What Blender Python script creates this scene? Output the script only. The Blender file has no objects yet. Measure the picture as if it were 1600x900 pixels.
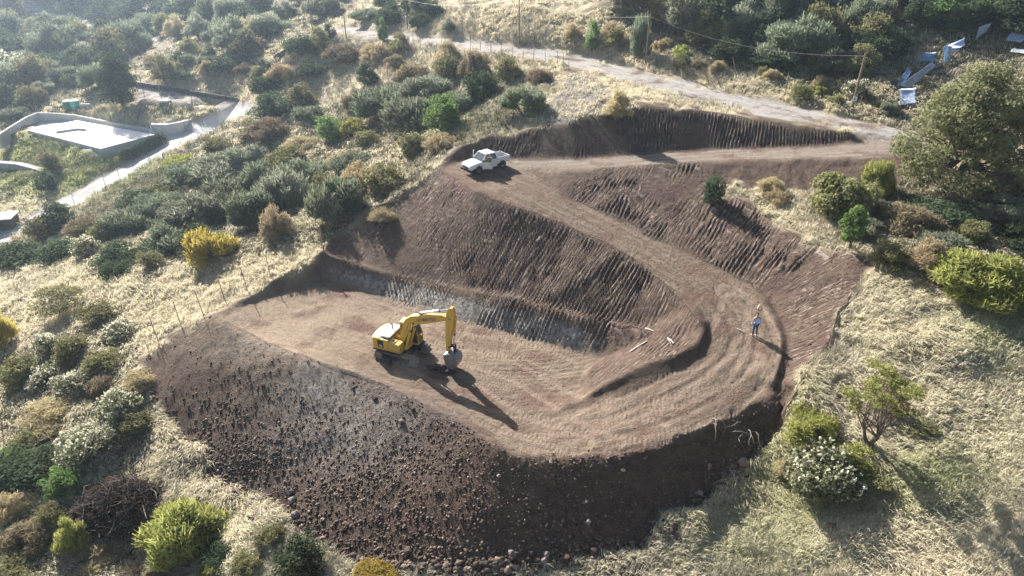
import bpy, bmesh, math, random
import numpy as np
from mathutils import Vector, Matrix, geometry
R = math.radians
scene = bpy.context.scene
COL = scene.collection
# ------------------------------------------------------------------ camera, sky, sun, exposure
PITCH = R(28.5); FPX = 1110.0; CZ = 26.0
cam_d = bpy.data.cameras.new("camera"); cam = bpy.data.objects.new("camera", cam_d); COL.objects.link(cam)
cam_d.sensor_width = 36; cam_d.lens = 36 * FPX / 1600; cam_d.clip_start = .5; cam_d.clip_end = 6000
cam.location = (0, 0, CZ); cam.rotation_euler = (math.pi / 2 - PITCH, 0, 0)
scene.camera = cam
SUN_EL = R(31); SUN_AZ = math.atan2(.839, -.545)          # direction towards the sun, in the XY plane
world = bpy.data.worlds.new("World"); scene.world = world; world.use_nodes = True
wn = world.node_tree; wn.nodes.clear()
sky = wn.nodes.new("ShaderNodeTexSky"); sky.sky_type = 'NISHITA'; sky.sun_disc = False
sky.sun_elevation = SUN_EL; sky.sun_rotation = math.pi / 2 - SUN_AZ; sky.dust_density = 2.0
bgn = wn.nodes.new("ShaderNodeBackground"); bgn.inputs[1].default_value = .055
won = wn.nodes.new("ShaderNodeOutputWorld")
wn.links.new(sky.outputs[0], bgn.inputs[0]); wn.links.new(bgn.outputs[0], won.inputs[0])
sun_d = bpy.data.lights.new("sun", 'SUN'); sun = bpy.data.objects.new("sun", sun_d); COL.objects.link(sun)
sun_d.energy = 5.0; sun_d.angle = R(.5); sun_d.color = (1, .965, .91)
sdir = Vector((math.cos(SUN_AZ) * math.cos(SUN_EL), math.sin(SUN_AZ) * math.cos(SUN_EL), math.sin(SUN_EL)))
sun.rotation_euler = sdir.to_track_quat('Z', 'Y').to_euler()
scene.view_settings.view_transform = 'Standard'; scene.view_settings.look = 'None'
scene.view_settings.gamma = 1; scene.view_settings.use_curve_mapping = False
scene.view_settings.exposure = 1.52
scene.cycles.use_adaptive_sampling = True; scene.cycles.adaptive_threshold = .03
scene.cycles.use_denoising = True
scene.cycles.max_bounces = 5; scene.cycles.diffuse_bounces = 2; scene.cycles.transmission_bounces = 3
scene.cycles.volume_bounces = 1; scene.cycles.time_limit = 800
scene.cycles.volume_step_rate = 8

# ------------------------------------------------------------------ projection helpers
cp, sp_ = math.cos(PITCH), math.sin(PITCH)
def ray(u, v):
    x = (np.asarray(u, float) - 800) / FPX; y = (450 - np.asarray(v, float)) / FPX
    return x, cp + y * sp_, -sp_ + y * cp
def P(u, v, z):
    dx, dy, dz = ray(u, v); t = (CZ - z) / -dz
    return np.array([dx * t, dy * t, CZ + dz * t])
def PY(u, v, Y):
    dx, dy, dz = ray(u, v); t = Y / dy
    return np.array([dx * t, dy * t, CZ + dz * t])
def proj(x, y, z):
    dep = y * cp - (z - CZ) * sp_; up = y * sp_ + (z - CZ) * cp
    dep = np.where(dep < 1, 1, dep)
    return 800 + FPX * x / dep, 450 - FPX * up / dep

# ------------------------------------------------------------------ numpy noise
def _h(ix, iy, s):
    n = (ix.astype(np.int64) * 374761393 + iy.astype(np.int64) * 668265263 + s * 982451653) & 0xffffffff
    n = ((n ^ (n >> 13)) * 1274126177) & 0xffffffff
    return ((n ^ (n >> 16)) & 0xffff) / 65535.0
def vnoise(x, y, s=0):
    x = np.asarray(x, float); y = np.asarray(y, float)
    ix = np.floor(x); iy = np.floor(y); fx = x - ix; fy = y - iy
    fx = fx * fx * (3 - 2 * fx); fy = fy * fy * (3 - 2 * fy)
    a = _h(ix, iy, s); b = _h(ix + 1, iy, s); c = _h(ix, iy + 1, s); d = _h(ix + 1, iy + 1, s)
    return (a + (b - a) * fx) * (1 - fy) + (c + (d - c) * fx) * fy - .5
def fbm(x, y, s=0, o=4):
    t = 0; a = 1.0
    for k in range(o):
        t = t + a * vnoise(x * 2 ** k + 17.3 * k, y * 2 ** k - 9.1 * k, s + k); a *= .5
    return t
def sstep(x, a, b):
    t = np.clip((x - a) / (b - a), 0, 1); return t * t * (3 - 2 * t)

# ------------------------------------------------------------------ terrain: surveyed breaklines (u, v, height)
LINES = [
 # lower access road: toe of the upper cut, lip of the upper cut (same rays, set back behind the toe)
 [(690,264,4.0),(735,244,4.1),(800,248,4.1),(900,247,4.3),(1000,241,4.6),(1100,234,4.9),(1200,231,5.2),(1300,226,5.6),(1360,221,5.9)],
 [(850,198,'y',69.7),(890,188,'y',70.0),(950,177,'y',70.7),(1000,168,'y',71.4),(1050,168,'y',71.2),(1100,175,'y',70.9),(1150,183,'y',70.2),(1200,190,'y',69.3),(1260,198,'y',68.3),(1310,206,'y',67.6),(1340,212,'y',67.2)],
 [(720,228,'y',67.6),(760,212,'y',69.2),(800,203,'y',69.5)],
 # near edge of lower road / brink of the mid slope
 [(812,263,4.05),(850,270,4.1),(900,266,4.3),(1000,259,4.7),(1100,253,5.0),(1200,249,5.3),(1300,247,5.6),(1390,245,5.9),(1430,243,6.0)],
 # toe of the mid slope, ditch
 [(822,268,4.0),(840,273,3.9),(875,302,3.4),(940,332,2.7),(987,350,2.2),(1025,374,1.7),(1087,400,1.2),(1125,420,.9),(1175,446,.5),(1202,468,.2),(1220,500,0),(1231,535,-.2),(1228,570,-.4),(1219,605,-.8),(1205,640,-1.3)],
 # same toe, road side of the ditch
 [(1192,470,.45),(1210,500,.25),(1220,535,.1),(1217,570,-.1),(1209,598,-.5)],
 # brink of pit slope
 [(690,264,4.0),(702,280,4.0),(745,300,3.9),(800,322,3.5),(870,345,2.9),(930,372,2.3),(985,400,1.8),(1030,437,1.2),(1068,470,.8),(1092,498,.65)],
 # berm above the lower lane
 [(1092,498,.6),(1099,515,.32),(1090,534,.08),(1060,552,-.28),(1010,567,-.85),(970,586,-1.4),(930,610,-2.2),(900,628,-2.95)],
 [(1106,505,.3),(1110,525,-.05),(1098,556,-.5),(1045,580,-1.1),(985,600,-1.75),(935,618,-2.5),(900,635,-3.0)],
 # bench and toe of the pit wall
 [(500,393,'y',56.30),(540,408,'y',55.60),(600,425,'y',54.20),(650,437,'y',53.00),(700,448,'y',51.60),(750,458,'y',50.20),(800,468,'y',48.80),(850,480,'y',47.50),(900,492,'y',46.20),(950,505,'y',45.00),(1000,517,'y',43.90)],
 [(512,388,'y',57.20),(545,402,'y',56.30),(600,419,'y',54.90),(650,431,'y',53.70),(700,442,'y',52.30),(750,452,'y',50.90),(800,462,'y',49.50),(850,474,'y',48.20),(900,486,'y',46.90),(950,499,'y',45.70),(1005,511,'y',44.50)],
 [(512,436,-3.2),(560,452,-3.3),(600,464,-3.4),(650,480,-3.4),(712,500,-3.4),(760,511,-3.4),(800,521,-3.4),(850,535,-3.4),(905,550,-3.4),(938,558,-3.3)],
 [(938,558,-3.3),(965,548,-2.6),(1000,530,-1.7),(1020,521,-1.25)],
 [(905,600,-3.4),(960,570,-2.4),(1010,545,-1.35),(1050,525,-.6)],
 # left cut: lip and toe
 [(330,493,-3.0),(360,478,-2.8),(395,461,-2.6),(440,428,-2.1),(490,393,-1.1),(540,352,.1),(580,328,1.2),(620,300,2.4),(650,285,3.1),(690,252,4.3),(720,228,'y',67.6)],
 [(380,478,-3.1),(430,456,-3.2),(470,444,-3.25),(512,436,-3.2)],
 [(520,383,-1.2),(570,350,.2),(612,318,1.5),(645,300,2.4),(680,274,3.5)],
 # rim of the fill
 [(330,493,-3.0),(350,507,-2.75),(390,525,-2.8),(440,545,-2.85),(520,570,-2.85),(600,600,-2.8),(680,640,-2.8),(720,662,-2.8),(780,700,-2.9),(800,712,-2.95),(850,715,-2.9),(900,714,-2.8),(1000,700,-2.4),(1050,686,-2.1),(1100,668,-1.8),(1150,646,-1.5),(1185,630,-1.2),(1205,610,-.9)],
 [(400,515,-3.2),(460,535,-3.3),(540,558,-3.35),(620,590,-3.35),(700,628,-3.3),(760,660,-3.25),(820,690,-3.15)],
 # toe of the fill
 [(330,493,-3.0),(300,505,-3.8),(262,530,-4.8),(225,560,-5.8),(215,590,-6.5),(245,650,-7.3),(290,690,-7.8),(340,740,-8.2),(430,800,-8.4),(480,845,-8.3),(530,875,-8.1),(620,895,-7.6),(700,900,-7.25),(800,893,-6.85),(900,885,-6.75),(1000,872,-6.3),(1060,820,-5.5),(1110,770,-4.7),(1160,725,-3.5),(1200,685,-2.7),(1222,640,-1.7),(1240,610,-.6)],
 # edge of the grass above the mid slope
 [(1100,285,4.0),(1112,292,3.9),(1150,308,3.8),(1178,322,3.6),(1205,345,3.2),(1235,362,3.2),(1262,378,3.2),(1310,382,3.5),(1340,398,3.3),(1368,414,3.1),(1345,436,2.7),(1328,455,2.3),(1308,490,1.8),(1293,530,1.2),(1265,570,.6),(1240,610,-.2)],
 # foot of the dark fill under the lower road
 [(1120,283,4.1),(1200,298,4.0),(1290,300,4.2),(1380,302,4.4),(1440,300,4.6)],
 # upper road
 [(1400,214,6.2),(1340,206,6.4),(1280,194,6.6),(1200,182,6.8),(1150,171,6.9),(1100,160,7.0),(1050,148,7.1),(1000,134,7.2),(950,119,7.3),(900,104,7.35),(850,94,7.35),(800,86,7.3),(740,78,7.1),(700,73,6.8),(650,67,6.4),(600,61,6.0),(550,54,5.6),(500,50,5.2),(470,56,4.9),(437,66,4.6)],
 [(1460,212,6.4),(1400,200,6.5),(1350,189,6.6),(1300,179,6.65),(1250,169,6.7),(1200,159,6.8),(1150,147,6.9),(1100,135,7.0),(1050,122,7.1),(1000,110,7.2),(950,97,7.3),(900,84,7.35),(850,77,7.35),(800,72,7.3),(740,66,7.1),(700,62,6.8),(650,56,6.4),(600,49,6.0),(550,44,5.6),(500,41,5.2)],
 [(1430,243,6.0),(1500,240,6.3),(1600,236,6.6)],[(1460,212,6.4),(1530,210,6.6),(1600,212,6.8)],
 # bank beyond the upper road
 [(1300,165,7.3),(1200,146,7.4),(1100,122,7.6),(1000,98,7.9),(900,73,8.2),(800,62,8.0)],
 # driveway
 [(-20,397,-15.2),(0,387,-15.0),(60,353,-14.1),(120,321,-13.2),(170,293,-12.4),(222,263,-11.5),(262,239,-10.8),(300,221,-10.2),(340,206,-9.7),(385,180,-8.7),(400,166,-7.8)],
 [(-20,372,-15.2),(0,362,-15.0),(60,331,-14.1),(110,303,-13.2),(160,275,-12.4),(210,250,-11.5),(245,229,-10.8)],
 # pad apron, retaining wall foot and crest
 [(158,238,-10.1),(200,231,-10.5),(245,213,-10.3),(290,199,-9.9),(333,183,-9.4)],
 [(240,196,-8.6),(290,186,-8.4),(333,168,-8.0),(325,160,-7.2)],
 [(42,209,-10.1),(100,223,-10.1),(158,238,-10.1)],
 [(115,184,-10.3),(160,192,-10.2),(240,207,-10.2)],
 # paved terrace
 [(205,131,-6),(260,142,-6.1),(320,151,-6.3),(383,160,-6.6),(400,166,-7.0)],
 [(215,158,-6.3),(262,160,-6.4),(310,164,-6.6),(345,172,-7.2)],
 [(400,140,-5.2),(340,130,-4.8),(260,122,-4.9)],
 # lower terrace
 [(-20,250,-12.2),(30,255,-12.2),(70,262,-12.2),(108,276,-12.4)],[(-20,262,-13.8),(30,266,-13.8),(70,275,-13.8),(108,288,-13.6)],
 # valley track
 [(40,16,-8.5),(90,25,-8.5),(140,38,-8.5),(190,52,-8.2),(240,66,-8)],
]
PTS = [(450,500,-3.4),(520,480,-3.4),(600,520,-3.5),(700,600,-3.45),(760,560,-3.5),(800,590,-3.5),(840,640,-3.3),(640,560,-3.5),(900,660,-2.9),(950,670,-2.6),(1000,650,-2.2),(1050,630,-1.7),(1100,610,-1.2),(1150,580,-.6),(1180,540,-.1),(1160,490,.3),(1120,460,.7),
 (1060,420,1.3),(1000,385,1.9),(930,350,2.6),(860,312,3.4),(800,290,3.9),(760,275,4.0),(730,270,4.0),(1000,480,-.5),(900,440,.1),(1040,495,-.4),
 (500,345,-1.2),(400,372,-2.6),(450,402,-2.2),(380,440,-3),(300,440,-4.4),(250,480,-5.2),(200,430,-6.5),(150,400,-7.8),(320,470,-3.5),(240,520,-5.2),(280,490,-4.3),(560,320,.4),(600,290,1.7),
 (150,640,-8.5),(0,560,-9.6),(0,450,-11.0),(100,560,-8.4),(100,470,-8.6),(100,700,-9),(0,700,-10),(200,740,-9),(0,880,-10.2),(200,860,-9.8),(330,850,-9.4),(430,870,-9.0),(530,898,-8.6),(200,690,-8.3),(-80,600,-10.6),(-80,800,-11),(150,905,-10.3),(600,915,-8.3),(800,930,-7.5),(1000,925,-6.7),
 (1300,330,3.9),(1400,380,3.7),(1500,300,4.8),(1560,262,5.8),(1500,262,5.4),(1420,430,3.1),(1500,450,2.9),(1600,450,3.1),(1600,350,4.4),(1500,550,1.3),(1400,550,1.0),(1600,600,.8),(1350,610,0),(1400,700,-1.3),(1300,700,-1.9),(1600,750,-1),(1500,850,-2.8),(1250,760,-3.4),(1200,850,-4.9),(1350,880,-4),(1600,890,-2.4),(1100,890,-6.2),(1680,600,1.6),(1680,800,-.6),(1680,300,5.4),(1450,480,2.4),(1200,750,-3.9),
 (100,265,-11.6),(180,262,-12.0),(60,225,-10.9),(40,300,-14.8),(0,320,-15.4),(100,300,-13.6),(0,225,-10.8),(0,190,-11),(60,180,-10.2),
 (300,250,-8.6),(400,250,-6),(500,250,-3),(600,220,-.5),(650,250,1.9),(680,200,3.0),(400,300,-6),(300,330,-8.5),(200,340,-10.5),(100,385,-12),(50,425,-11.4),(300,290,-8.8),(200,300,-12.0),(500,300,-2.6),(600,260,.4),(740,190,5.2),
 (420,200,-4.6),(500,150,-1.5),(600,150,1.5),(700,150,4.0),(700,100,6.0),(600,100,4),(500,100,2),(800,150,6.2),(800,110,7.1),(860,130,7.6),(900,140,7.8),(950,150,8.2),(500,200,-2.4),(420,100,0.4),
 (300,100,-2.6),(400,110,-1),(350,80,-1),(450,80,2.6),(430,64,3.6),(300,60,-2),(400,30,2),(250,75,-7),(150,40,-8.4),(50,15,-8.5),(100,100,-9),(0,100,-11),(50,170,-11),(0,200,-12.5),(150,110,-7.2),(115,172,-8.8),(190,168,-8.2),(150,175,-9),(220,178,-8.4),(180,140,-6.6),(0,50,-9),(250,20,-5),(380,5,1),(500,0,5),(600,0,8.6),(600,25,7.6),(700,0,11),(700,40,8.8),(800,0,12.5),(800,45,9.4),(900,0,13.5),(900,30,11.5),(900,55,9.3),
 (1000,0,13.8),(1000,60,9.7),(1100,0,14),(1100,70,10),(1200,0,14.2),(1200,80,10),(1200,125,8.0),(1300,150,7.8),(1300,0,14.3),(1300,80,10),(1400,100,9.4),(1400,150,7.9),(1400,0,14.5),(1500,60,11),(1500,120,8.7),(1600,0,15.5),(1600,100,9.8),(1600,180,7.6),(1700,100,10.5),(1700,200,7.4),(1500,180,7.0),(1000,82,8.7),(1400,180,6.9)]
XYZ = [(0,20,-8.5),(20,15,-5),(-20,15,-11),(0,0,-10),(-30,0,-13),(30,0,-5),(0,-60,-14),(60,0,-2),(70,35,4),(50,20,0),(-50,25,-11.6),(-100,60,-16),(-150,80,-18),(-220,150,-16),(-300,300,-10),(-140,360,-4),(-60,330,4),(0,230,16),(60,200,22),(120,160,24),(110,110,14),(110,70,8),
 (0,300,22),(200,300,32),(-100,500,18),(-500,500,10),(500,500,34),(0,1000,34),(-1000,1000,30),(1000,1000,36),(1700,0,20),(-1700,0,-10),(0,-1700,-30),(1700,1700,36),(-1700,1700,30),(-1700,-1700,-30),(1700,-1700,0),(0,1700,36)]
def node3(e):
    return PY(e[0], e[1], e[3]) if len(e) == 4 else P(*e)
raw = []
for L in LINES:
    q = [node3(e) for e in L]
    for a, b in zip(q[:-1], q[1:]):
        n = max(1, int(np.hypot(*(b - a)[:2]) / .8))
        for k in range(n): raw.append(a + (b - a) * k / n)
    raw.append(q[-1])
raw += [node3(e) for e in PTS] + [np.array(e, float) for e in XYZ]
raw = np.array(raw)
key = {}
for i, p_ in enumerate(np.round(raw[:, :2] / .12).astype(int)): key.setdefault(tuple(p_), i)
raw = raw[sorted(key.values())]
vo, _, fo, ov, _, _ = geometry.delaunay_2d_cdt([Vector(p_[:2]) for p_ in raw], [], [], 0, 1e-5)
vz = np.array([raw[o[0]][2] if o else 0 for o in ov]); vo = np.array([tuple(v_) for v_ in vo])
# polar grid, fine where the camera flies over the site, coarse elsewhere, out to the horizon
TH = np.concatenate([np.arange(-180, -56, 4.0), np.arange(-56, -50, .5), np.arange(-50, 50, .068), np.arange(50, 56, .5), np.arange(56, 181, 4.0)])
TH[-1] = 180.0
RR = [0.5, 3, 7, 11, 15, 19]
r_ = 21.0
while r_ < 330: RR.append(r_); r_ *= 1.0037
while r_ < 2000: RR.append(r_); r_ *= 1.12
RR = np.array(RR); LR = np.log(RR)
NT, NR = len(TH), len(RR)
tt, rr = np.meshgrid(np.radians(TH), RR)          # rows: radius
GX = rr * np.sin(tt); GY = rr * np.cos(tt); GZ = np.full(GX.shape, np.nan)
for f_ in fo:
    a, b, c = vo[f_[0]], vo[f_[1]], vo[f_[2]]
    den = (b[0]-a[0])*(c[1]-a[1]) - (c[0]-a[0])*(b[1]-a[1])
    if abs(den) < 1e-9: continue
    xs = np.array([a[0], b[0], c[0]]); ys = np.array([a[1], b[1], c[1]])
    # does the triangle go round or cross behind the origin?
    inside0 = False
    w0 = ((b[0]-0)*(c[1]-0)-(c[0]-0)*(b[1]-0))/den; w1 = ((c[0])*(a[1])-(a[0])*(c[1]))/den; w2 = 1-w0-w1
    if min(w0, w1, w2) >= -1e-9: inside0 = True
    th = np.degrees(np.arctan2(xs, ys)); rmax = np.hypot(xs, ys).max()
    if inside0 or th.max() - th.min() > 180:
        t0, t1 = 0, NT; rmin = 0 if inside0 else None
    else:
        t0 = np.searchsorted(TH, th.min() - .01); t1 = np.searchsorted(TH, th.max() + .01); rmin = None
    if rmin is None:
        rmin = 1e9
        for p0, p1 in ((a, b), (b, c), (c, a)):
            d_ = p1 - p0; k = np.clip(-(p0 @ d_) / max(d_ @ d_, 1e-12), 0, 1); rmin = min(rmin, np.hypot(*(p0 + k * d_)))
    r0 = np.searchsorted(RR, rmin - 1e-6); r1 = np.searchsorted(RR, rmax + 1e-6)
    if t1 <= t0 or r1 <= r0: continue
    sx = GX[r0:r1, t0:t1]; sy = GY[r0:r1, t0:t1]
    wb = ((sx-a[0])*(c[1]-a[1]) - (c[0]-a[0])*(sy-a[1])) / den
    wc = ((b[0]-a[0])*(sy-a[1]) - (sx-a[0])*(b[1]-a[1])) / den
    m = (wb >= -1e-7) & (wc >= -1e-7) & (wb + wc <= 1 + 1e-7)
    zz = vz[f_[0]] * (1 - wb - wc) + vz[f_[1]] * wb + vz[f_[2]] * wc
    sub = GZ[r0:r1, t0:t1]; sub[m] = zz[m]
GZ[np.isnan(GZ)] = 0
GU, GV = proj(GX, GY, GZ)
def inpoly(U, V, poly):
    p_ = np.array(poly, float); ins = np.zeros(U.shape, bool)
    for i in range(len(p_)):
        x0, y0 = p_[i - 1]; x1, y1 = p_[i]
        if y0 == y1: continue
        c_ = ((y0 > V) != (y1 > V)) & (U < (x1 - x0) * (V - y0) / (y1 - y0) + x0)
        ins ^= c_
    return ins
def blur(a, n, wr=3, wt=3):
    for _ in range(n):
        for ax, w in ((0, wr), (1, wt)):
            pad = [(0, 0), (0, 0)]; pad[ax] = (w, w)
            c_ = np.cumsum(np.pad(a, pad, mode='edge'), axis=ax); L = a.shape[ax]
            z_ = np.zeros_like(np.take(c_, [0], axis=ax)); c_ = np.concatenate([z_, c_], axis=ax)
            k = 2 * w + 1
            a = (np.take(c_, range(k, k + L), axis=ax) - np.take(c_, range(0, L), axis=ax)) / k
    return a
FRONT = (np.abs(tt) < R(60)) & (rr > 18)
JU = GU + 5 * fbm(GX * .8, GY * .8, 11, 3) * np.clip(900 / rr, 4, 30) / 14; JV = GV + 5 * fbm(GX * .8, GY * .8, 23, 3) * np.clip(900 / rr, 4, 30) / 20
WU = JU + 30 * fbm(GX * .55, GY * .55, 12, 4) * np.clip(900 / rr, 4, 30) / 20; WV = JV + 24 * fbm(GX * .55, GY * .55, 24, 4) * np.clip(900 / rr, 4, 30) / 20
def zone(poly, jitter=True):
    return (inpoly(JU, JV, poly) if jitter else inpoly(GU, GV, poly)) & FRONT
Z_WORKS = FRONT & inpoly(WU, WV, [(330,493),(395,461),(440,428),(490,393),(540,352),(580,328),(620,300),(650,285),(690,252),(720,226),(760,210),(800,202),(850,197),(880,120),(905,108),(1000,134),(1100,160),(1200,182),(1280,194),(1400,214),(1400,200),(1300,179),(1200,159),(1100,135),(1000,110),(900,84),(800,72),(700,62),(600,49),(500,41),(500,50),(600,61),(700,73),(800,86),
   (850,94),(930,120),(960,150),(1000,160),(1100,170),(1200,182),(1340,206),(1400,214),(1400,200),(1460,212),(1600,212),(1600,236),(1500,240),(1430,243),(1400,300),(1290,303),(1200,302),(1120,286),(1100,285),(1112,292),(1150,308),(1178,322),(1205,345),(1235,362),(1262,378),(1310,382),(1340,398),(1368,414),(1345,436),(1328,455),(1308,490),(1293,530),(1265,570),(1240,610),(1222,640),(1200,685),(1160,725),(1110,770),(1060,820),(1000,872),(900,888),(800,895),(700,900),(620,895),(530,875),(480,845),(430,800),(340,740),(290,690),(245,650),(215,590),(225,560),(262,530),(300,505)])
Z_LROAD = zone([(690,266),(735,246),(800,249),(900,248),(1000,242),(1100,235),(1200,232),(1300,227),(1350,222),(1340,207),(1400,214),(1440,208),(1460,212),(1600,212),(1600,236),(1500,240),(1430,243),(1300,247),(1200,249),(1100,253),(1000,259),(900,266),(850,270),(822,268),(840,273),(875,303),(940,333),(987,351),(1025,375),(1087,401),(1125,421),(1175,447),(1195,470),(1212,500),(1221,535),(1217,570),(1205,605),(1185,630),(1150,646),(1100,668),(1050,686),(1000,700),(900,714),(850,715),(800,710),(760,672),(700,630),(800,655),(850,650),(900,638),(985,605),(1045,584),(1098,558),(1110,525),(1106,500),(1068,470),(1030,437),(985,400),(930,372),(870,345),(800,322),(745,300),(702,280)])
Z_UROAD = zone([(1400,214),(1340,206),(1280,194),(1200,182),(1150,171),(1100,160),(1050,148),(1000,134),(950,119),(900,104),(850,94),(800,86),(740,78),(700,73),(650,67),(600,61),(550,54),(500,50),(470,56),(437,66),(425,66),(437,60),(480,50),(500,41),(550,44),(600,49),(650,56),(700,62),(740,66),(800,72),(850,77),(900,84),(950,97),(1000,110),(1050,122),(1100,135),(1150,147),(1200,159),(1250,169),(1300,179),(1350,189),(1400,200),(1440,208)])
Z_PIT = zone([(380,478),(430,456),(512,436),(560,452),(650,480),(712,500),(800,521),(905,550),(938,558),(900,600),(930,612),(850,650),(800,655),(760,665),(700,634),(600,596),(520,568),(440,543),(350,505),(335,495)])
Z_UCUT = zone([(720,228),(760,212),(800,203),(850,198),(950,177),(1000,168),(1100,174),(1200,189),(1340,212),(1300,226),(1200,231),(1100,234),(1000,241),(900,247),(800,248),(735,244),(690,264)])
Z_MID = zone([(822,266),(900,266),(1000,259),(1095,255),(1100,285),(1150,308),(1178,322),(1205,345),(1262,378),(1310,382),(1368,414),(1328,455),(1308,490),(1293,530),(1265,570),(1240,610),(1225,600),(1231,535),(1220,500),(1202,468),(1175,446),(1125,420),(1087,400),(1025,374),(987,350),(940,332),(875,302)])
Z_PSLOPE = zone([(690,266),(745,300),(800,322),(870,345),(930,372),(985,400),(1030,437),(1092,498),(1099,515),(1060,552),(1000,568),(938,600),(905,600),(938,558),(905,550),(800,521),(712,500),(650,480),(560,452),(512,436),(500,393),(540,352),(620,300),(650,285)])
Z_WALL = zone([(500,393),(600,425),(700,448),(800,468),(900,492),(1000,517),(1020,521),(938,558),(905,550),(800,521),(712,500),(650,480),(560,452),(512,436)])
Z_FILL = zone([(330,493),(440,545),(600,600),(720,662),(800,712),(900,714),(1000,700),(1100,668),(1185,630),(1222,612),(1240,610),(1222,640),(1160,725),(1110,770),(1060,820),(1000,872),(900,888),(800,895),(700,900),(620,895),(530,875),(430,800),(340,740),(290,690),(245,650),(215,590),(225,560),(262,530)])
Z_UFILL = zone([(1095,254),(1200,249),(1430,243),(1440,300),(1290,300),(1200,298),(1120,286)])
Z_MOUND = zone([(850,197),(870,130),(905,112),(960,140),(1000,166),(900,186)])
Z_DRIVE = zone([(-20,397),(0,387),(60,353),(120,321),(170,293),(222,263),(262,239),(300,221),(340,206),(385,180),(400,166),(383,160),(345,172),(333,183),(245,209),(160,243),(200,236),(245,229),(210,250),(160,275),(110,303),(60,331),(-20,372)], False)
Z_PAVE = zone([(205,131),(383,160),(400,168),(345,172),(310,164),(262,160),(215,158)], False)
Z_TRACK = zone([(30,14),(90,21),(140,33),(190,46),(258,70),(240,76),(180,60),(130,46),(80,32),(30,22)])
Z_UROAD = blur(Z_UROAD.astype(float), 1, 3, 8) > .22
# soften the natural ground only
nat = (~(Z_WORKS | Z_DRIVE | Z_PAVE)).astype(float)
wn_ = np.clip(blur(nat, 2, 4, 8) * 1.6 - .6, 0, 1) * (1 - blur((inpoly(GU, GV, [(20,195),(120,180),(250,200),(250,225),(165,252),(20,215)]) & FRONT).astype(float), 1, 2, 5))
GZ = GZ * (1 - wn_) + blur(GZ, 3, 9, 28) * wn_
wk = Z_WORKS & ~Z_FILL
GZ = np.where(wk, blur(GZ, 1, 1, 3), GZ)
GZ = np.where(Z_FILL, blur(GZ, 2, 3, 8), GZ)

lf = (Z_PSLOPE & ~Z_WALL & (GU < 740)).astype(float); lf = np.clip(blur(lf, 1, 4, 8) * 1.8 - .8, 0, 1); GZ = GZ * (1 - lf) + blur(GZ, 2, 7, 14) * lf
# closest-point coordinates along survey lines (metres along, metres across)
def polyco(line, X, Y):
    q = np.array([node3(e)[:2] for e in line]); best = np.full(X.shape, 1e9); S = np.zeros(X.shape); D = np.zeros(X.shape); acc = 0
    # smooth the line so that the marks fan out instead of folding
    q2 = [q[0]]
    for i in range(1, len(q)): q2 += [q[i-1] * .67 + q[i] * .33, q[i-1] * .33 + q[i] * .67]
    q = np.array(q2 + [q[-1]])
    for a, b in zip(q[:-1], q[1:]):
        d_ = b - a; L = np.hypot(*d_)
        if L < 1e-6: continue
        k = ((X - a[0]) * d_[0] + (Y - a[1]) * d_[1]) / L ** 2; kc = np.clip(k, 0, 1)
        px = a[0] + kc * d_[0]; py = a[1] + kc * d_[1]; dd = np.hypot(X - px, Y - py); m = dd < best
        best[m] = dd[m]; S[m] = (acc + kc * L)[m]; D[m] = (np.sign((X - a[0]) * d_[1] - (Y - a[1]) * d_[0]) * dd)[m]; acc += L
    return S, D
SA = np.zeros(GX.shape); DA = np.zeros(GX.shape)
def put(mask, line, skew=0):
    X = GX[mask]; Y = GY[mask]; s_, d_ = polyco(line, X, Y); SA[mask] = s_ + skew * d_; DA[mask] = d_
LANE = [(690,258,4),(760,268,4),(800,288,3.9),(860,312,3.4),(930,350,2.6),(1000,385,1.9),(1060,420,1.3),(1120,460,.7),(1155,500,.3),(1165,545,-.1),(1130,590,-.9),(1060,630,-1.6),(980,658,-2.3),(900,672,-2.8),(820,660,-3.1),(760,630,-3.3)]
put(Z_LROAD, LANE)
low = Z_LROAD & (GV < 262) & (GU > 800)
put(low, [(780,256,4.1),(900,256,4.3),(1000,250,4.7),(1200,240,5.3),(1380,233,5.9),(1600,224,6.6)])
put(Z_UROAD, [(437,62,4.6),(500,46,5.2),(600,55,6.0),(700,67,6.8),(800,79,7.3),(900,94,7.35),(1000,122,7.2),(1100,148,7.),(1200,170,6.8),(1300,187,6.6),(1440,215,6.3)])
put(Z_UCUT, LINES[0], .3); put(Z_MID, LINES[4][:14], -.1)
put(Z_PSLOPE & ~Z_WALL, [(480,420,-3.2)] + LINES[11] + [(1000,574,-3.3),(1100,600,-3.3)], .25)
put(Z_WALL, LINES[11], .2)
pc = P(560, 470, -3.5)
zp = Z_PIT & ~Z_PSLOPE
pcx, pcy = P(560, 600, -3.5)[:2]
rx = (GX - pcx); ry = (GY - pcy) * 1.7
put(zp, LINES[11]); DA[zp] = np.abs(DA[zp]) + 1.6 * fbm(GX * .16, GY * .16, 5, 2)[zp] + .035 * ((GX - pcx) ** 2)[zp] * .5
rip = zp * sstep(GU, 600, 700) * (1 - sstep(GV, 575, 640)) * sstep(fbm(GX * .3, GY * .3, 6, 2), -.6, -.1)
face = (Z_UCUT | Z_MID | Z_PSLOPE).astype(float)
edge = lambda m: np.clip(blur(m.astype(float), 1, 2, 4), 0, 1)
A_face = edge(Z_UCUT | Z_MID | Z_PSLOPE)
A_face *= sstep(fbm(GX * .22, GY * .22, 31, 3), -.55, .05)
warp = .25 * fbm(GX * .5, GY * .5, 41, 2)
warp = .22 * fbm(GX * .7, GY * .7, 41, 3); st = np.abs(((SA + warp) / .34) % 1 - .5) * 2
A_wall = edge(Z_WALL)
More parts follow.
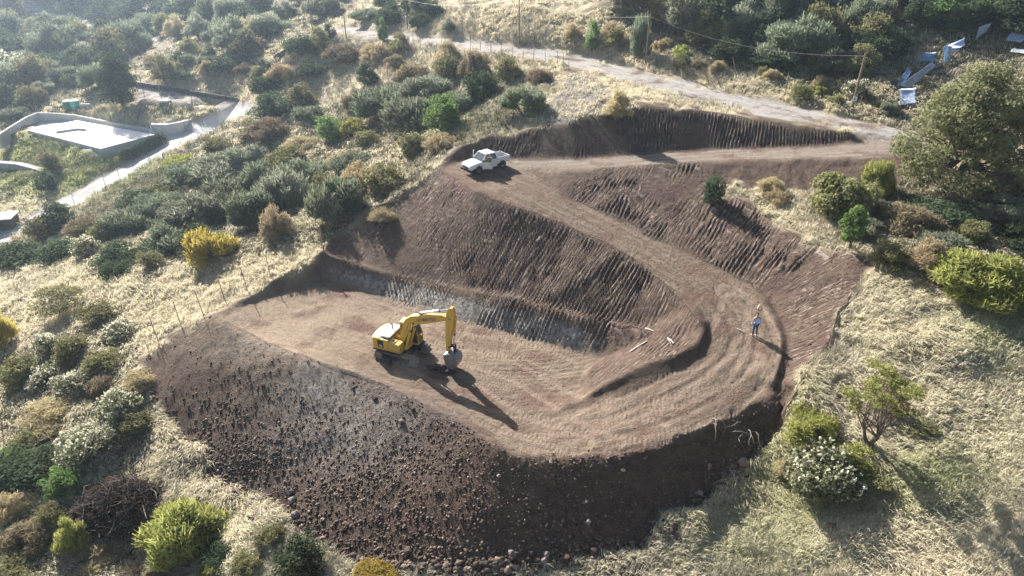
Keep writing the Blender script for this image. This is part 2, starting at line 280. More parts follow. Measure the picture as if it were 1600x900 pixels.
GZ = GZ + A_face * (1 + .8 * A_wall) * (.17 * (st - .5) * np.clip(.9 + 1.6 * vnoise(SA * .7, DA * .8, 77), .2, 1.6) + .09 * fbm(GX * 1.2, GY * 1.2, 3, 4) + .03 * vnoise(SA * 5, DA * 4, 13))
A_hard = edge(Z_LROAD | Z_UROAD | zp)
rut = vnoise(DA * 2.6, SA * .07, 55) + .6 * vnoise(DA * 5.5, SA * .12, 56)
GZ = GZ + A_hard * (.022 * rut + .055 * fbm(GX * 3.2, GY * 3.2, 8, 3) + .05 * fbm(GX * .5, GY * .5, 18, 2) + .02 * (np.abs((SA / .3 + .8 * vnoise(GX, GY, 3)) % 1 - .5) - .25) * sstep(vnoise(GX * .5, GY * .5, 19), -.1, .2))
GZ = GZ + .10 * rip * (np.abs((DA / .36) % 1 - .5) * 2 - .5)
for off in (-.95, .85, -2.3, 2.2):                                   # wheel ruts along the lane
    GZ = GZ - np.where(Z_LROAD, .045 * np.exp(-((DA - off - .25 * vnoise(SA * .12, SA * 0 + off, 9)) / .18) ** 2), 0)
A_rub = edge(Z_FILL | Z_UFILL | Z_MOUND)
lump = np.abs(fbm(GX * 1.3, GY * 1.3, 61, 4)); gul = fbm(GX * .35, GY * .35, 71, 3)
put(Z_FILL & ~Z_LROAD, LINES[12])
gy = vnoise(SA * .55 + 1.2 * fbm(GX * .2, GY * .2, 4, 2), DA * .10, 66) + .6 * vnoise(SA * 1.3, DA * .2, 67)
edf = edge(Z_FILL); GZ = GZ + edf * (.09 * (lump - .25) + .30 * gul + .42 * gy * sstep(np.abs(DA), .2, 2.5) + .03 * fbm(GX * 3, GY * 3, 88, 2)) + np.clip(A_rub - edf, 0, 1) * (.18 * fbm(GX * 1.2, GY * 1.2, 62, 4))
A_nat = np.clip(1 - edge(Z_WORKS | Z_DRIVE | Z_PAVE), 0, 1) * np.clip((rr - 3) / 20, 0, 1)
GZ = GZ + A_nat * (.9 * fbm(GX * .13, GY * .13, 81, 3) + .42 * fbm(GX * .6, GY * .6, 91, 4)) * np.clip(edge(~Z_WORKS) * 2 - 1, 0, 1)
_, D_rim = polyco(LINES[12], GX, GY); rim = np.exp(-(D_rim / 1.0) ** 2) * (GU < 780) * FRONT * edge(Z_WORKS)
TRK = [[(400,520,-3.4),(470,490,-3.4),(560,470,-3.4),(640,500,-3.4),(700,540,-3.4)],[(420,500,-3.4),(520,520,-3.4),(620,550,-3.4),(720,600,-3.4),(800,660,-3.2),(900,690,-2.8)],[(560,560,-3.4),(650,540,-3.4),(760,560,-3.4),(850,600,-3.3),(930,660,-2.7),(1020,670,-2)],
 [(720,640,-3.3),(820,670,-3.1),(950,650,-2.5),(1060,600,-1.3),(1130,540,-.3),(1150,470,.5)],[(900,700,-2.7),(1010,660,-2.1),(1110,640,-1.3),(1190,570,-.2),(1190,500,.2),(1140,450,.9)],[(480,455,-3.3),(600,480,-3.4),(700,530,-3.4),(800,540,-3.4),(880,570,-3.4)],[(840,700,-3),(960,620,-2.2),(1080,600,-1.2),(1170,560,-.2)]]
TRM = np.zeros(GX.shape)
near_ = (GU > 350) & (GU < 1260) & (GV > 430) & (GV < 730) & FRONT & (A_hard > .3)
for L_ in TRK:
    s_, d_ = polyco(L_, GX[near_], GY[near_])
    for off in (-.93, .93):
        m_ = np.clip(1 - np.abs((d_ - off) / .27) ** 6, 0, 1) * sstep(s_, .5, 2) * (np.abs(d_) < 1.4)
        GZ[near_] += m_ * (-.02 + .05 * (np.abs((s_ / .30) % 1 - .5) * 2 - .5)); TRM[near_] = np.maximum(TRM[near_], m_)
def H(x, y):
    x = np.asarray(x, float); y = np.asarray(y, float)
    ti = np.interp(np.degrees(np.arctan2(x, y)), TH, np.arange(NT)); ri = np.interp(np.log(np.maximum(np.hypot(x, y), .5)), LR, np.arange(NR))
    t0 = np.clip(ti.astype(int), 0, NT - 2); r0 = np.clip(ri.astype(int), 0, NR - 2); ft = ti - t0; fr = ri - r0
    return (GZ[r0, t0] * (1 - ft) + GZ[r0, t0 + 1] * ft) * (1 - fr) + (GZ[r0 + 1, t0] * (1 - ft) + GZ[r0 + 1, t0 + 1] * ft) * fr
_T = np.geomspace(22, 420, 3000)
def G(u, v):
    """the point of the ground where the sight line through a survey mark meets it"""
    dx, dy, dz = ray(u, v); x = dx * _T; y = dy * _T; z = CZ + dz * _T; b = z < H(x, y)
    i = int(np.argmax(b)) if b.any() else len(_T) - 1
    return Vector((float(x[i]), float(y[i]), float(H(x[i], y[i]))))
def gz(x, y): return float(H(x, y))

# ------------------------------------------------------------------ mesh from arrays
def np_mesh(name, verts, faces, smooth=False):
    me = bpy.data.meshes.new(name); verts = np.asarray(verts, np.float32); faces = np.asarray(faces, np.int32)
    k = faces.shape[1]
    me.vertices.add(len(verts)); me.vertices.foreach_set("co", verts.ravel())
    me.loops.add(faces.size); me.loops.foreach_set("vertex_index", faces.ravel())
    me.polygons.add(len(faces)); me.polygons.foreach_set("loop_start", np.arange(len(faces), dtype=np.int32) * k)
    me.polygons.foreach_set("loop_total", np.full(len(faces), k, np.int32))
    if smooth: me.polygons.foreach_set("use_smooth", np.ones(len(faces), bool))
    me.update(calc_edges=True)
    return me
def attr(me, name, arr):
    a = me.attributes.new(name, 'FLOAT', 'POINT'); a.data.foreach_set("value", np.asarray(arr, np.float32).ravel())
def tag(o, label=None, cat=None, group=None, kind=None):
    if label: o['label'] = label
    if cat: o['category'] = cat
    if group: o['group'] = group
    if kind: o['kind'] = kind
    return o
def link(name, me, m=None, parent=None):
    o = bpy.data.objects.new(name, me); COL.objects.link(o)
    if m is not None and not me.materials: me.materials.append(m)
    if parent is not None: o.parent = parent
    return o
def empty(name, loc=(0, 0, 0), rz=0, s=1):
    o = bpy.data.objects.new(name, None); COL.objects.link(o); o.location = loc; o.rotation_euler = (0, 0, rz); o.scale = (s, s, s)
    o.empty_display_size = .3
    return o

# ------------------------------------------------------------------ node helpers
class NT_:
    def __init__(s, name):
        s.m = bpy.data.materials.new(name); s.m.use_nodes = True; s.t = s.m.node_tree; s.t.nodes.clear()
        s.out = s.t.nodes.new("ShaderNodeOutputMaterial")
    def n(s, typ, **kw):
        nd = s.t.nodes.new(typ)
        for k, v in kw.items(): setattr(nd, k, v)
        return nd
    def l(s, a, b): s.t.links.new(a, b)
    def val(s, x, sock):
        if isinstance(x, (int, float, tuple)): sock.default_value = x
        else: s.l(x, sock)
    def math(s, op, a, b=None, c=None, clamp=False):
        nd = s.n("ShaderNodeMath", operation=op); nd.use_clamp = clamp; s.val(a, nd.inputs[0])
        if b is not None: s.val(b, nd.inputs[1])
        if c is not None: s.val(c, nd.inputs[2])
        return nd.outputs[0]
    def mix(s, f, a, b, blend='MIX'):
        nd = s.n("ShaderNodeMix", data_type='RGBA', blend_type=blend); s.val(f, nd.inputs[0])
        s.val(a if not isinstance(a, tuple) else (*a, 1), nd.inputs[6]); s.val(b if not isinstance(b, tuple) else (*b, 1), nd.inputs[7])
        return nd.outputs[2]
    def attr(s, name): return s.n("ShaderNodeAttribute", attribute_name=name).outputs["Fac"]
    def noise(s, vec, scale, detail=3, rough=.55, dist=0):
        nd = s.n("ShaderNodeTexNoise"); s.l(vec, nd.inputs["Vector"]) if vec is not None else None
        nd.inputs["Scale"].default_value = scale; nd.inputs["Detail"].default_value = detail; nd.inputs["Roughness"].default_value = rough; nd.inputs["Distortion"].default_value = dist
        return nd.outputs["Fac"]
    def ramp(s, f, a, b):
        nd = s.n("ShaderNodeMapRange"); s.val(f, nd.inputs[0]); nd.inputs[1].default_value = a; nd.inputs[2].default_value = b; return nd.outputs[0]
    def comb(s, x, y, z=0.0):
        nd = s.n("ShaderNodeCombineXYZ"); s.val(x, nd.inputs[0]); s.val(y, nd.inputs[1]); s.val(z, nd.inputs[2]); return nd.outputs[0]
    def bump(s, h, strength=.5, dist=.05, normal=None):
        nd = s.n("ShaderNodeBump"); nd.inputs["Strength"].default_value = strength; nd.inputs["Distance"].default_value = dist; s.l(h, nd.inputs["Height"])
        if normal is not None: s.l(normal, nd.inputs["Normal"])
        return nd.outputs[0]
    def bsdf(s, col, rough=.8, normal=None, spec=.3, metal=0):
        nd = s.n("ShaderNodeBsdfPrincipled"); s.val(col if not isinstance(col, tuple) else (*col, 1), nd.inputs["Base Color"]); s.val(rough, nd.inputs["Roughness"])
        nd.inputs["Specular IOR Level"].default_value = spec; nd.inputs["Metallic"].default_value = metal
        if normal is not None: s.l(normal, nd.inputs["Normal"])
        s.l(nd.outputs[0], s.out.inputs[0]); return nd
def simple(name, col, rough=.6, var=.25, scale=3.0, metal=0, spec=.4, bump=0):
    q = NT_(name); tc = q.n("ShaderNodeTexCoord").outputs["Object"]; f = q.noise(tc, scale, 5, .65)
    c = q.mix(q.ramp(f, .3, .75), tuple(x * (1 - var) for x in col), tuple(min(1, x * (1 + var)) for x in col))
    q.bsdf(c, rough, q.bump(f, bump, .02) if bump else None, spec, metal); return q.m

# ------------------------------------------------------------------ ground material
q = NT_("ground_cover")
pos = q.n("ShaderNodeNewGeometry").outputs["Position"]
dirt, hard, facea, rub = q.attr("dirt"), q.attr("hard"), q.attr("face"), q.attr("rub")
sa, da, grey, tan, green, conc, pave, scrub = q.attr("sa"), q.attr("da"), q.attr("grey"), q.attr("tan"), q.attr("green"), q.attr("conc"), q.attr("pave"), q.attr("scrub")
n1 = q.noise(pos, .35, 5, .6); n2 = q.noise(pos, 2.2, 5, .65); n3 = q.noise(pos, 9, 4, .7); n0 = q.noise(pos, .09, 3, .5)
# natural cover: straw, litter, green patches
nm = q.n("ShaderNodeMapping"); nm.inputs["Scale"].default_value = (1.4, .5, 1); nm.inputs["Rotation"].default_value = (0, 0, .6); q.l(pos, nm.inputs[0])
nst = q.noise(nm.outputs[0], 5, 5, .7, .8)
natc = q.mix(q.ramp(nst, .32, .68), (.30, .24, .15), (.62, .54, .38))
natc = q.mix(q.ramp(n1, .42, .62), natc, q.mix(q.ramp(n3, .3, .7), (.26, .20, .13), (.50, .42, .28)))
gm = q.math('MULTIPLY', green, q.ramp(n2, .3, .6), clamp=True)
natc = q.mix(gm, natc, q.mix(q.ramp(n3, .3, .7), (.13, .17, .05), (.26, .29, .10)))
natc = q.mix(q.math('MULTIPLY', scrub, q.ramp(n2, .25, .55), clamp=True), natc, q.mix(q.ramp(n3, .35, .7), (.075, .07, .045), (.24, .19, .13)))
# bare soil
dc = q.mix(q.ramp(n2, .3, .72), (.062, .042, .031), (.160, .112, .080))
dc = q.mix(q.ramp(n1, .45, .65), dc, (.095, .060, .048))
dc = q.mix(q.ramp(n3, .58, .82), dc, (.22, .155, .125))
dc = q.mix(q.math('MULTIPLY', tan, .85), dc, q.mix(q.ramp(n2, .3, .7), (.24, .17, .115), (.34, .26, .18)))
dc = q.mix(q.math('MULTIPLY', grey, q.ramp(q.noise(pos, 3.2, 6, .75), .38, .56)), dc, q.mix(q.ramp(n2, .3, .7), (.21, .20, .18), (.40, .385, .35)))
# polished tooth marks of the bucket
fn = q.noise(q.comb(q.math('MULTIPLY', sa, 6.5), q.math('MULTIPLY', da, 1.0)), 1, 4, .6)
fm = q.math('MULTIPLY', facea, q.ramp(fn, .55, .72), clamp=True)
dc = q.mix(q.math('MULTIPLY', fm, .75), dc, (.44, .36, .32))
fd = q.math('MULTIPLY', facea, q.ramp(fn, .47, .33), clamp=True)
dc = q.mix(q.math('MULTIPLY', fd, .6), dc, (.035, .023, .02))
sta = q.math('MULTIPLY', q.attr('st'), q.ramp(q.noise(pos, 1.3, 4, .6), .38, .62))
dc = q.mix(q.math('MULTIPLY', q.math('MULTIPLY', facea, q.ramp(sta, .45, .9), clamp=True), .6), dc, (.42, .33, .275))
# driven surface with long streaks
ln = q.noise(q.comb(q.math('MULTIPLY_ADD', n1, 1.5, q.math('MULTIPLY', da, 2.0)), q.math('MULTIPLY', sa, .10)), 1, 5, .65)
ln2 = q.noise(q.comb(q.math('MULTIPLY', da, 7), q.math('MULTIPLY', sa, 1.1)), 1, 4, .7)
hc = q.mix(q.ramp(ln, .35, .66), (.130, .093, .066), (.255, .192, .140))
hc = q.mix(q.ramp(ln2, .55, .75), hc, (.35, .27, .215)); hc = q.mix(q.ramp(ln2, .42, .3), hc, (.085, .053, .041))
hc = q.mix(q.ramp(n3, .6, .8), hc, (.12, .078, .06))
hc = q.mix(q.math('MULTIPLY', tan, q.ramp(n0, .2, .6)), hc, (.36, .275, .19))
hc = q.mix(q.math('MULTIPLY', pave, .95), hc, q.mix(q.ramp(ln, .35, .7), (.33, .31, .285), (.50, .475, .44)))
hc = q.mix(q.ramp(n1, .5, .66), hc, q.mix(q.ramp(n3, .35, .7), (.115, .068, .05), (.20, .125, .092)))
hc = q.mix(q.math('MULTIPLY', q.attr('trk'), .45), hc, (.32, .24, .18))
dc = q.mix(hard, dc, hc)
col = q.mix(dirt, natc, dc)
col = q.mix(conc, col, q.mix(q.ramp(n2, .3, .7), (.50, .49, .47), (.66, .65, .63)))
# relief
cl = q.noise(q.comb(q.math('MULTIPLY', sa, 4.2), q.math('MULTIPLY', da, 1.2)), 1, 3, .6)
hgt = q.math('MULTIPLY_ADD', n3, .5, q.math('MULTIPLY', n2, .9))
hgt = q.math('MULTIPLY_ADD', q.math('MULTIPLY', facea, fn), 2.6, hgt)
hgt = q.math('MULTIPLY_ADD', q.math('MULTIPLY', hard, cl), .35, hgt)
hgt = q.math('MULTIPLY_ADD', q.math('MULTIPLY', hard, ln2), .25, hgt)
hgt = q.math('MULTIPLY_ADD', q.math('MULTIPLY', hard, q.noise(pos, 6, 5, .75)), 1.3, hgt)
n4 = q.noise(pos, 5, 6, .75)
hgt = q.math('MULTIPLY_ADD', q.math('MULTIPLY', rub, n4), 1.1, hgt)
hgt = q.math('MULTIPLY_ADD', q.math('SUBTRACT', 1.0, dirt), q.math('MULTIPLY', nst, 1.4), hgt)
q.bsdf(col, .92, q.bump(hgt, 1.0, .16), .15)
M_GROUND = q.m
idx = (np.arange(NR - 1)[:, None] * NT + np.arange(NT - 1)[None, :])
faces = np.stack([idx, idx + 1, idx + NT + 1, idx + NT], -1).reshape(-1, 4)[:, ::-1]
gm_ = np_mesh("ground", np.stack([GX, GY, GZ], -1).reshape(-1, 3), faces, True)
U_, V_ = GU, GV
def blob(u, v, ru, rv, pw=1.0):
    return np.exp(-(((U_ - u) / ru) ** 2 + ((V_ - v) / rv) ** 2) ** pw) * FRONT
attr(gm_, "dirt", edge(Z_WORKS | Z_DRIVE | Z_PAVE | Z_TRACK)); attr(gm_, "hard", A_hard * 1.0 + edge(Z_TRACK | Z_PAVE | Z_DRIVE))
attr(gm_, "face", A_face); attr(gm_, "st", st * face); attr(gm_, "rub", A_rub); attr(gm_, "trk", TRM); attr(gm_, "sa", SA); attr(gm_, "da", DA)
wallg = edge(Z_WALL) * sstep(GU, 480, 560) * (1 - sstep(GU, 880, 960)) * sstep((GV - (393 + (GU - 500) * .252)) / 40, .25, .7)
attr(gm_, "grey", np.clip(wallg * 1.2 + blob(500, 610, 90, 50) * .55 + blob(620, 660, 90, 40) * .35 + blob(520, 700, 110, 50) * .45 + blob(380, 540, 60, 30) * .3, 0, 1) + np.clip(edge(Z_MOUND) * .7, 0, 1))
band = np.exp(-((D_rim) / 3.6) ** 2) * Z_FILL * (1 - sstep(GU, 640, 820)) * FRONT * sstep(fbm(GX * .25, GY * .25, 99, 3), -.7, .1)
attr(gm_, "tan", np.clip(rim * .9 + band * .8 + blob(470, 480, 110, 45) + blob(680, 500, 160, 28) * .8 + blob(850, 545, 90, 25) * .5 + blob(430, 545, 110, 30) * .8, 0, 1))
attr(gm_, "green", np.clip(blob(1150, 860, 130, 60) * .4 + blob(1230, 700, 60, 120) * .7 + blob(1560, 510, 90, 60) * .6 + blob(1450, 760, 130, 60) * .5 + blob(150, 265, 110, 45) + blob(60, 235, 90, 30) + blob(30, 290, 80, 20) + blob(290, 172, 60, 14) + blob(200, 170, 60, 20) * .6 + blob(720, 200, 60, 30) * .6 + blob(560, 350, 80, 25) * .4 + blob(1280, 130, 90, 30) * .5, 0, 1))
thick = (inpoly(GU, GV, [(100,400),(130,330),(240,270),(340,200),(460,190),(560,150),(700,110),(830,110),(800,190),(700,240),(600,320),(520,370),(380,400),(150,430)]) | inpoly(GU, GV, [(930,0),(1600,0),(1600,210),(1420,205),(1330,160),(1200,120),(1080,90),(980,40)]) | inpoly(GU, GV, [(0,0),(560,0),(500,60),(400,120),(200,110),(100,190),(0,220)]) | inpoly(GU, GV, [(1380,290),(1600,260),(1600,470),(1400,430)]) | inpoly(GU, GV, [(0,560),(200,500),(240,660),(200,800),(300,900),(0,900)]))
attr(gm_, "scrub", edge(thick & FRONT) * .9)
attr(gm_, "conc", edge(zone([(60,187),(120,185),(240,208),(300,199),(333,184),(345,178),(385,170),(380,182),(300,214),(262,226),(245,222),(200,236),(160,243),(45,206)], False)) * 1.0 + edge(Z_DRIVE) * .6)
attr(gm_, "pave", edge(Z_UROAD | Z_DRIVE | Z_PAVE | Z_TRACK) * .9 + edge(low) * .25)
ground = link("ground", gm_, M_GROUND); ground['kind'] = 'structure'

# ------------------------------------------------------------------ foliage
def leaf_mat(name, col, trans=.5, var=.35):
    q = NT_(name); g = q.n("ShaderNodeNewGeometry").outputs["Random Per Island"]; oi = q.n("ShaderNodeObjectInfo").outputs["Random"]
    tc = q.n("ShaderNodeTexCoord").outputs["Object"]; nn = q.noise(tc, 1.8, 2)
    a = tuple(c * (1 - var) for c in col); b = tuple(min(.9, c * (1 + var * 1.25)) for c in col)
    c = q.mix(q.math('ADD', q.math('MULTIPLY', g, .6), q.math('MULTIPLY', nn, .5), clamp=True), a, b)
    hs = q.n("ShaderNodeHueSaturation"); q.l(c, hs.inputs["Color"]); q.l(q.ramp(oi, -20, 21), hs.inputs["Hue"]); q.l(q.math('MULTIPLY_ADD', oi, .4, .8), hs.inputs["Value"])
    d = q.n("ShaderNodeBsdfDiffuse"); t = q.n("ShaderNodeBsdfTranslucent"); q.l(hs.outputs[0], d.inputs[0]); q.l(hs.outputs[0], t.inputs[0])
    m = q.n("ShaderNodeMixShader"); m.inputs[0].default_value = trans; q.l(d.outputs[0], m.inputs[1]); q.l(t.outputs[0], m.inputs[2]); q.l(m.outputs[0], q.out.inputs[0])
    return q.m
PAL = dict(G=(.175, .20, .13), D=(.078, .102, .058), L=(.15, .22, .075), Y=(.40, .32, .08), YG=(.30, .31, .10), O=(.20, .19, .095), W=(.20, .20, .12), B=(.22, .175, .115), T=(.40, .33, .2), F=(.66, .61, .48), S=(.24, .255, .18))
WORD = dict(G='dusty grey-green', D='dark green', L='bright green', Y='golden yellow', YG='yellow-green', O='olive', W='pale seed-headed', B='rusty brown', T='straw-coloured dry', S='silvery sage')
MATS = {k: leaf_mat("leaves_" + WORD.get(k, 'white seed head').replace(' ', '_'), v) for k, v in PAL.items()}
M_BARK = simple("bark", (.12, .095, .075), .9, .4, 6); M_TWIG = simple("dry_twigs", (.17, .13, .10), .9, .4, 6)
def tube_arr(pts, rad, n=5):
    pts = [np.array(p_, float) for p_ in pts]; V = []; Fc = []
    for i, p_ in enumerate(pts):
        d_ = pts[min(i + 1, len(pts) - 1)] - pts[max(i - 1, 0)]; d_ = d_ / (np.linalg.norm(d_) + 1e-9)
        a = np.cross(d_, [0, 0, 1.0] if abs(d_[2]) < .9 else [1.0, 0, 0]); a /= np.linalg.norm(a); b = np.cross(d_, a)
        for k in range(n):
            t = 2 * math.pi * k / n; V.append(p_ + rad[i] * (math.cos(t) * a + math.sin(t) * b))
    for i in range(len(pts) - 1):
        for k in range(n): Fc.append((i * n + k, i * n + (k + 1) % n, (i + 1) * n + (k + 1) % n, (i + 1) * n + k))
    return np.array(V), np.array(Fc)
def join_arr(lst):
    V = []; Fc = []; o = 0
    for v, f in lst: V.append(v); Fc.append(f + o); o += len(v)
    return np.concatenate(V), np.concatenate(Fc)
def quads(cen, nrm, up, w, h):
    """one quad per centre, facing nrm, long axis up"""
    nrm = nrm / np.linalg.norm(nrm, axis=1, keepdims=True); s = np.cross(nrm, up); s /= np.linalg.norm(s, axis=1, keepdims=True) + 1e-9; u = np.cross(s, nrm)
    s = s * w[:, None] / 2; u = u * h[:, None] / 2
    V = np.stack([cen - s - u, cen + s - u, cen + s * .7 + u, cen - s * .7 + u], 1).reshape(-1, 3)
    return V, np.arange(len(cen) * 4).reshape(-1, 4)
def crown(seed, style, n_cl=26, n_leaf=3200, flat=.8):
    """unit crown: radius about 1, base at z=0; returns leaves, twigs and clump centres"""
    rg = np.random.default_rng(seed); C = []
    while len(C) < n_cl:
        a = rg.uniform(0, 2 * math.pi); e = rg.uniform(-.1, 1); r = rg.uniform(.45, .82)
        k = math.sqrt(max(0, 1 - e * e)) if e > 0 else 1
        C.append((r * k * math.cos(a) * rg.uniform(.8, 1.1), r * k * math.sin(a) * rg.uniform(.8, 1.1), .28 * flat + max(0, e) * r * flat * 1.25))
    C = np.array(C); cr = rg.uniform(.2, .38, n_cl)
    if style in ('umbrella', 'tree'): C[:, 2] = C[:, 2] * .6 + .55 * flat
    pick = rg.choice(n_cl, n_leaf, p=(cr ** 2) / (cr ** 2).sum()); d = rg.normal(size=(n_leaf, 3)); d /= np.linalg.norm(d, axis=1, keepdims=True)
    d[:, 2] = np.where(d[:, 2] < -.3, d[:, 2] * .5, d[:, 2])
    rad = cr[pick] * rg.uniform(.35, 1.08, n_leaf) ** .6
    cen = C[pick] + d * rad[:, None] * np.array([1, 1, .75]); cen[:, 2] = np.maximum(cen[:, 2], .03)
    if style == 'feather':
        up = d * .8 + np.array([0, 0, .9]) + rg.normal(size=(n_leaf, 3)) * .35; nrm = rg.normal(size=(n_leaf, 3)); w = rg.uniform(.018, .035, n_leaf); h = rg.uniform(.12, .26, n_leaf)
    elif style in ('dry',):
        up = rg.normal(size=(n_leaf, 3)) + [0, 0, .6]; nrm = rg.normal(size=(n_leaf, 3)); w = rg.uniform(.014, .03, n_leaf); h = rg.uniform(.15, .34, n_leaf)
    elif style == 'umbrella':
        up = rg.normal(size=(n_leaf, 3)) * .5 + d; nrm = rg.normal(size=(n_leaf, 3)) * .5 + [0, 0, 1]; w = rg.uniform(.025, .05, n_leaf); h = rg.uniform(.06, .12, n_leaf)
    else:
        up = rg.normal(size=(n_leaf, 3)); nrm = d + rg.normal(size=(n_leaf, 3)) * .7; w = rg.uniform(.035, .065, n_leaf); h = rg.uniform(.045, .09, n_leaf)
    if style == 'tree': w *= .55; h *= .6
    leaves = quads(cen, nrm, up, w, h)
    tw = []
    for i in rg.permutation(n_cl)[:12 if style != 'dry' else 20]:
        c = C[i]; m1 = c * [.35, .35, .45] + rg.normal(size=3) * .04
        tw.append(tube_arr([(rg.normal() * .04, rg.normal() * .04, -.05), m1, c * .95, c * 1.1 + [0, 0, .05]], [.035, .022, .012, .003], 4))
    fl = None
    if style == 'flower':
        m = 420; pk = rg.integers(0, n_cl, m); dd = rg.normal(size=(m, 3)); dd /= np.linalg.norm(dd, axis=1, keepdims=True); dd[:, 2] = np.abs(dd[:, 2]) * .9
        cc = C[pk] + dd * (cr[pk] * 1.05)[:, None]; cc = np.repeat(cc, 4, 0) + rg.normal(size=(m * 4, 3)) * .022
        fl = quads(cc, rg.normal(size=(m * 4, 3)), rg.normal(size=(m * 4, 3)), rg.uniform(.025, .05, m * 4), rg.uniform(.03, .055, m * 4))
    return leaves, join_arr(tw), fl, C
_proto = {}
STY = {'G': 'feather', 'S': 'feather', 'D': 'round', 'L': 'round', 'O': 'round', 'Y': 'feather', 'YG': 'feather', 'W': 'flower', 'B': 'dry', 'T': 'dry'}
NAME = {'feather': 'feathery_shrub', 'round': 'leafy_shrub', 'flower': 'flowering_shrub', 'dry': 'dry_shrub', 'umbrella': 'thorn_tree', 'tree': 'broadleaf_tree'}
def proto(kind, style, var, big=False):
    k = (kind, style, var, big)
    if k not in _proto:
        seed = hash((style, var)) % 1 + {'feather': 10, 'round': 30, 'flower': 50, 'dry': 70, 'umbrella': 90, 'tree': 110}[style] + var
        L, T, Fl, C = crown(seed, style, n_cl=(40 if big else 24) + var * 3, n_leaf=9500 if big else 3600 + (1400 if style == 'feather' else 0), flat=[.72, .85, .95, .8][var % 4])
        a = np_mesh("crown", *L); a.materials.append(MATS[kind]); b = np_mesh("stems", *T, True); b.materials.append(M_TWIG if kind in 'BT' else M_BARK)
        c = None
        if Fl: c = np_mesh("seed_heads", *Fl); c.materials.append(MATS['F'])
        _proto[k] = (a, b, c)
    return _proto[k]
rng = random.Random(7)
PLANTS = []                        # (object, kind, u, v, named)
def plant(u, v, w_px, h_px, kind, label=None, style=None, var=None, big=False, name=None, group='shrubs and small trees on the hillside'):
    """shrub rooted on the ground; width and height surveyed in picture marks, turned into metres at that distance"""
    g = G(u, v); dep = g.y * cp - (g.z - CZ) * sp_; m = dep / FPX; k_ = 1.38 if kind in 'GSD' and w_px > 40 else 1.15; w_px *= k_; h_px *= 1.12
    style = style or STY[kind]; var = rng.randrange(4) if var is None else var
    a, b, c = proto(kind, style, var, big)
    o = empty(name or NAME[style], (g.x, g.y + .35 * w_px * m * .3, gz(g.x, g.y + .1 * w_px * m) - .1), rng.uniform(0, 6.28))
    rx = w_px * m / 2 * .98; el = math.atan2(CZ - g.z, g.y)
    hz = max(.5 * rx, (h_px * m - rx * 1.1 * math.sin(el)) / math.cos(el))
    topz = {'umbrella': 1.5, 'tree': 1.5}.get(style, 1.28); o.scale = (rx, rx * rng.uniform(.85, 1.1), hz / topz * 1.05)
    link('crown', a, None, o); link('stems', b, None, o)
    if c: link('seed_heads', c, None, o)
    tag(o, label, 'tree' if style in ('umbrella', 'tree') else 'shrub', group)
    PLANTS.append([o, kind, u, v, label is not None, rx]); return o
# plants one can single out in the photograph
for a in [
 (515,226,50,44,'L','round bright green bush in the middle of the upper left slope','round'),
 (553,214,46,34,'YG','yellowish bush behind the round bright green one on the upper left slope'),
 (692,206,66,58,'L','largest bright green bush, above the parked white pickup on its left','round'),
 (572,134,40,36,'D','small dark green bush alone in dry grass below the far road','round'),
 (330,408,78,64,'Y','golden yellow bush at the edge of the dry grass left of the pit'),
 (521,345,82,86,'G','big grey-green feathery bush nearest the wire fence above the dark cut'),
 (5,545,50,72,'Y','golden yellow bush cut by the left edge of the picture'),
 (288,862,124,104,'YG','large yellow-green bush beside the heap of cut brush'),
 (112,862,48,56,'YG','small spiky yellow-green bush left below the heap of cut brush'),
 (474,897,78,76,'D','glossy dark green bush at the foot of the rubble, bottom edge'),
 (588,912,78,44,'Y','low yellow bush cut by the bottom edge under the rubble slope'),
 (385,893,56,42,'O','low olive bush between the yellow-green bush and the glossy dark one'),
 (1115,322,40,50,'D','small dark bush growing out of the scraped bank above the descending lane'),
 (1318,335,112,86,'O','broad olive bush under the lower road, right of the dry ledge'),
 (1368,308,50,58,'YG','yellow-green bush just left of the great tree, under the lower road'),
 (1420,368,104,64,'B','wide rusty bush below the great tree'),
 (1545,470,158,98,'YG','broad yellow-green feathery bush at the right edge'),
 (1392,415,62,48,'O','olive bush at the corner of the scraped bank'),
 (1450,425,62,58,'T','dry tan bush between the olive one and the broad yellow-green one'),
 (1290,775,118,100,'W','large bush full of white seed heads in front of the bare-limbed tree'),
 (1264,695,92,64,'YG','pale yellow-green bush left behind the bare-limbed tree'),
 (1185,615,1,1,'D',None),
 (190,650,86,70,'W','pale seed-headed bush touching the left end of the rubble slope'),
 (75,555,46,44,'W','pale seed-headed bush below the flat-topped thorn tree'),
 (150,508,78,48,'O','olive bush right of the flat-topped thorn tree'),
 (190,528,64,44,'W','pale seed-headed bush nearest the leaning fence post'),
 (1218,318,44,30,'T','low straw-coloured clump on the dry ledge of the scraped bank'),
 (965,188,48,46,'T','dry tan clump on top of the upper cut, below the road'),
 (820,185,60,48,'G','grey-green bush at the left end of the upper striped cut'),
 (600,66,18,34,'L','narrow bright green sapling beside the far road'),
 (516,62,24,24,'D','small dark round bush beside the far road at its dark wall'),
 (925,84,26,44,'L','bright green sapling among posts on the far side of the road'),
 (1000,92,34,66,'G','slim feathery tree beside the middle roadside pole'),
 (78,270,34,32,'O','olive bush on the green bank above the curved stone wall'),
 (72,300,36,34,'D','dark bush at the end of the curved stone wall'),
 (850,170,1,1,'D',None),
]:
    if a[5] is None: continue
    plant(*a[:5], label=a[5], style=a[6] if len(a) > 6 else None, big=a[2] > 95)
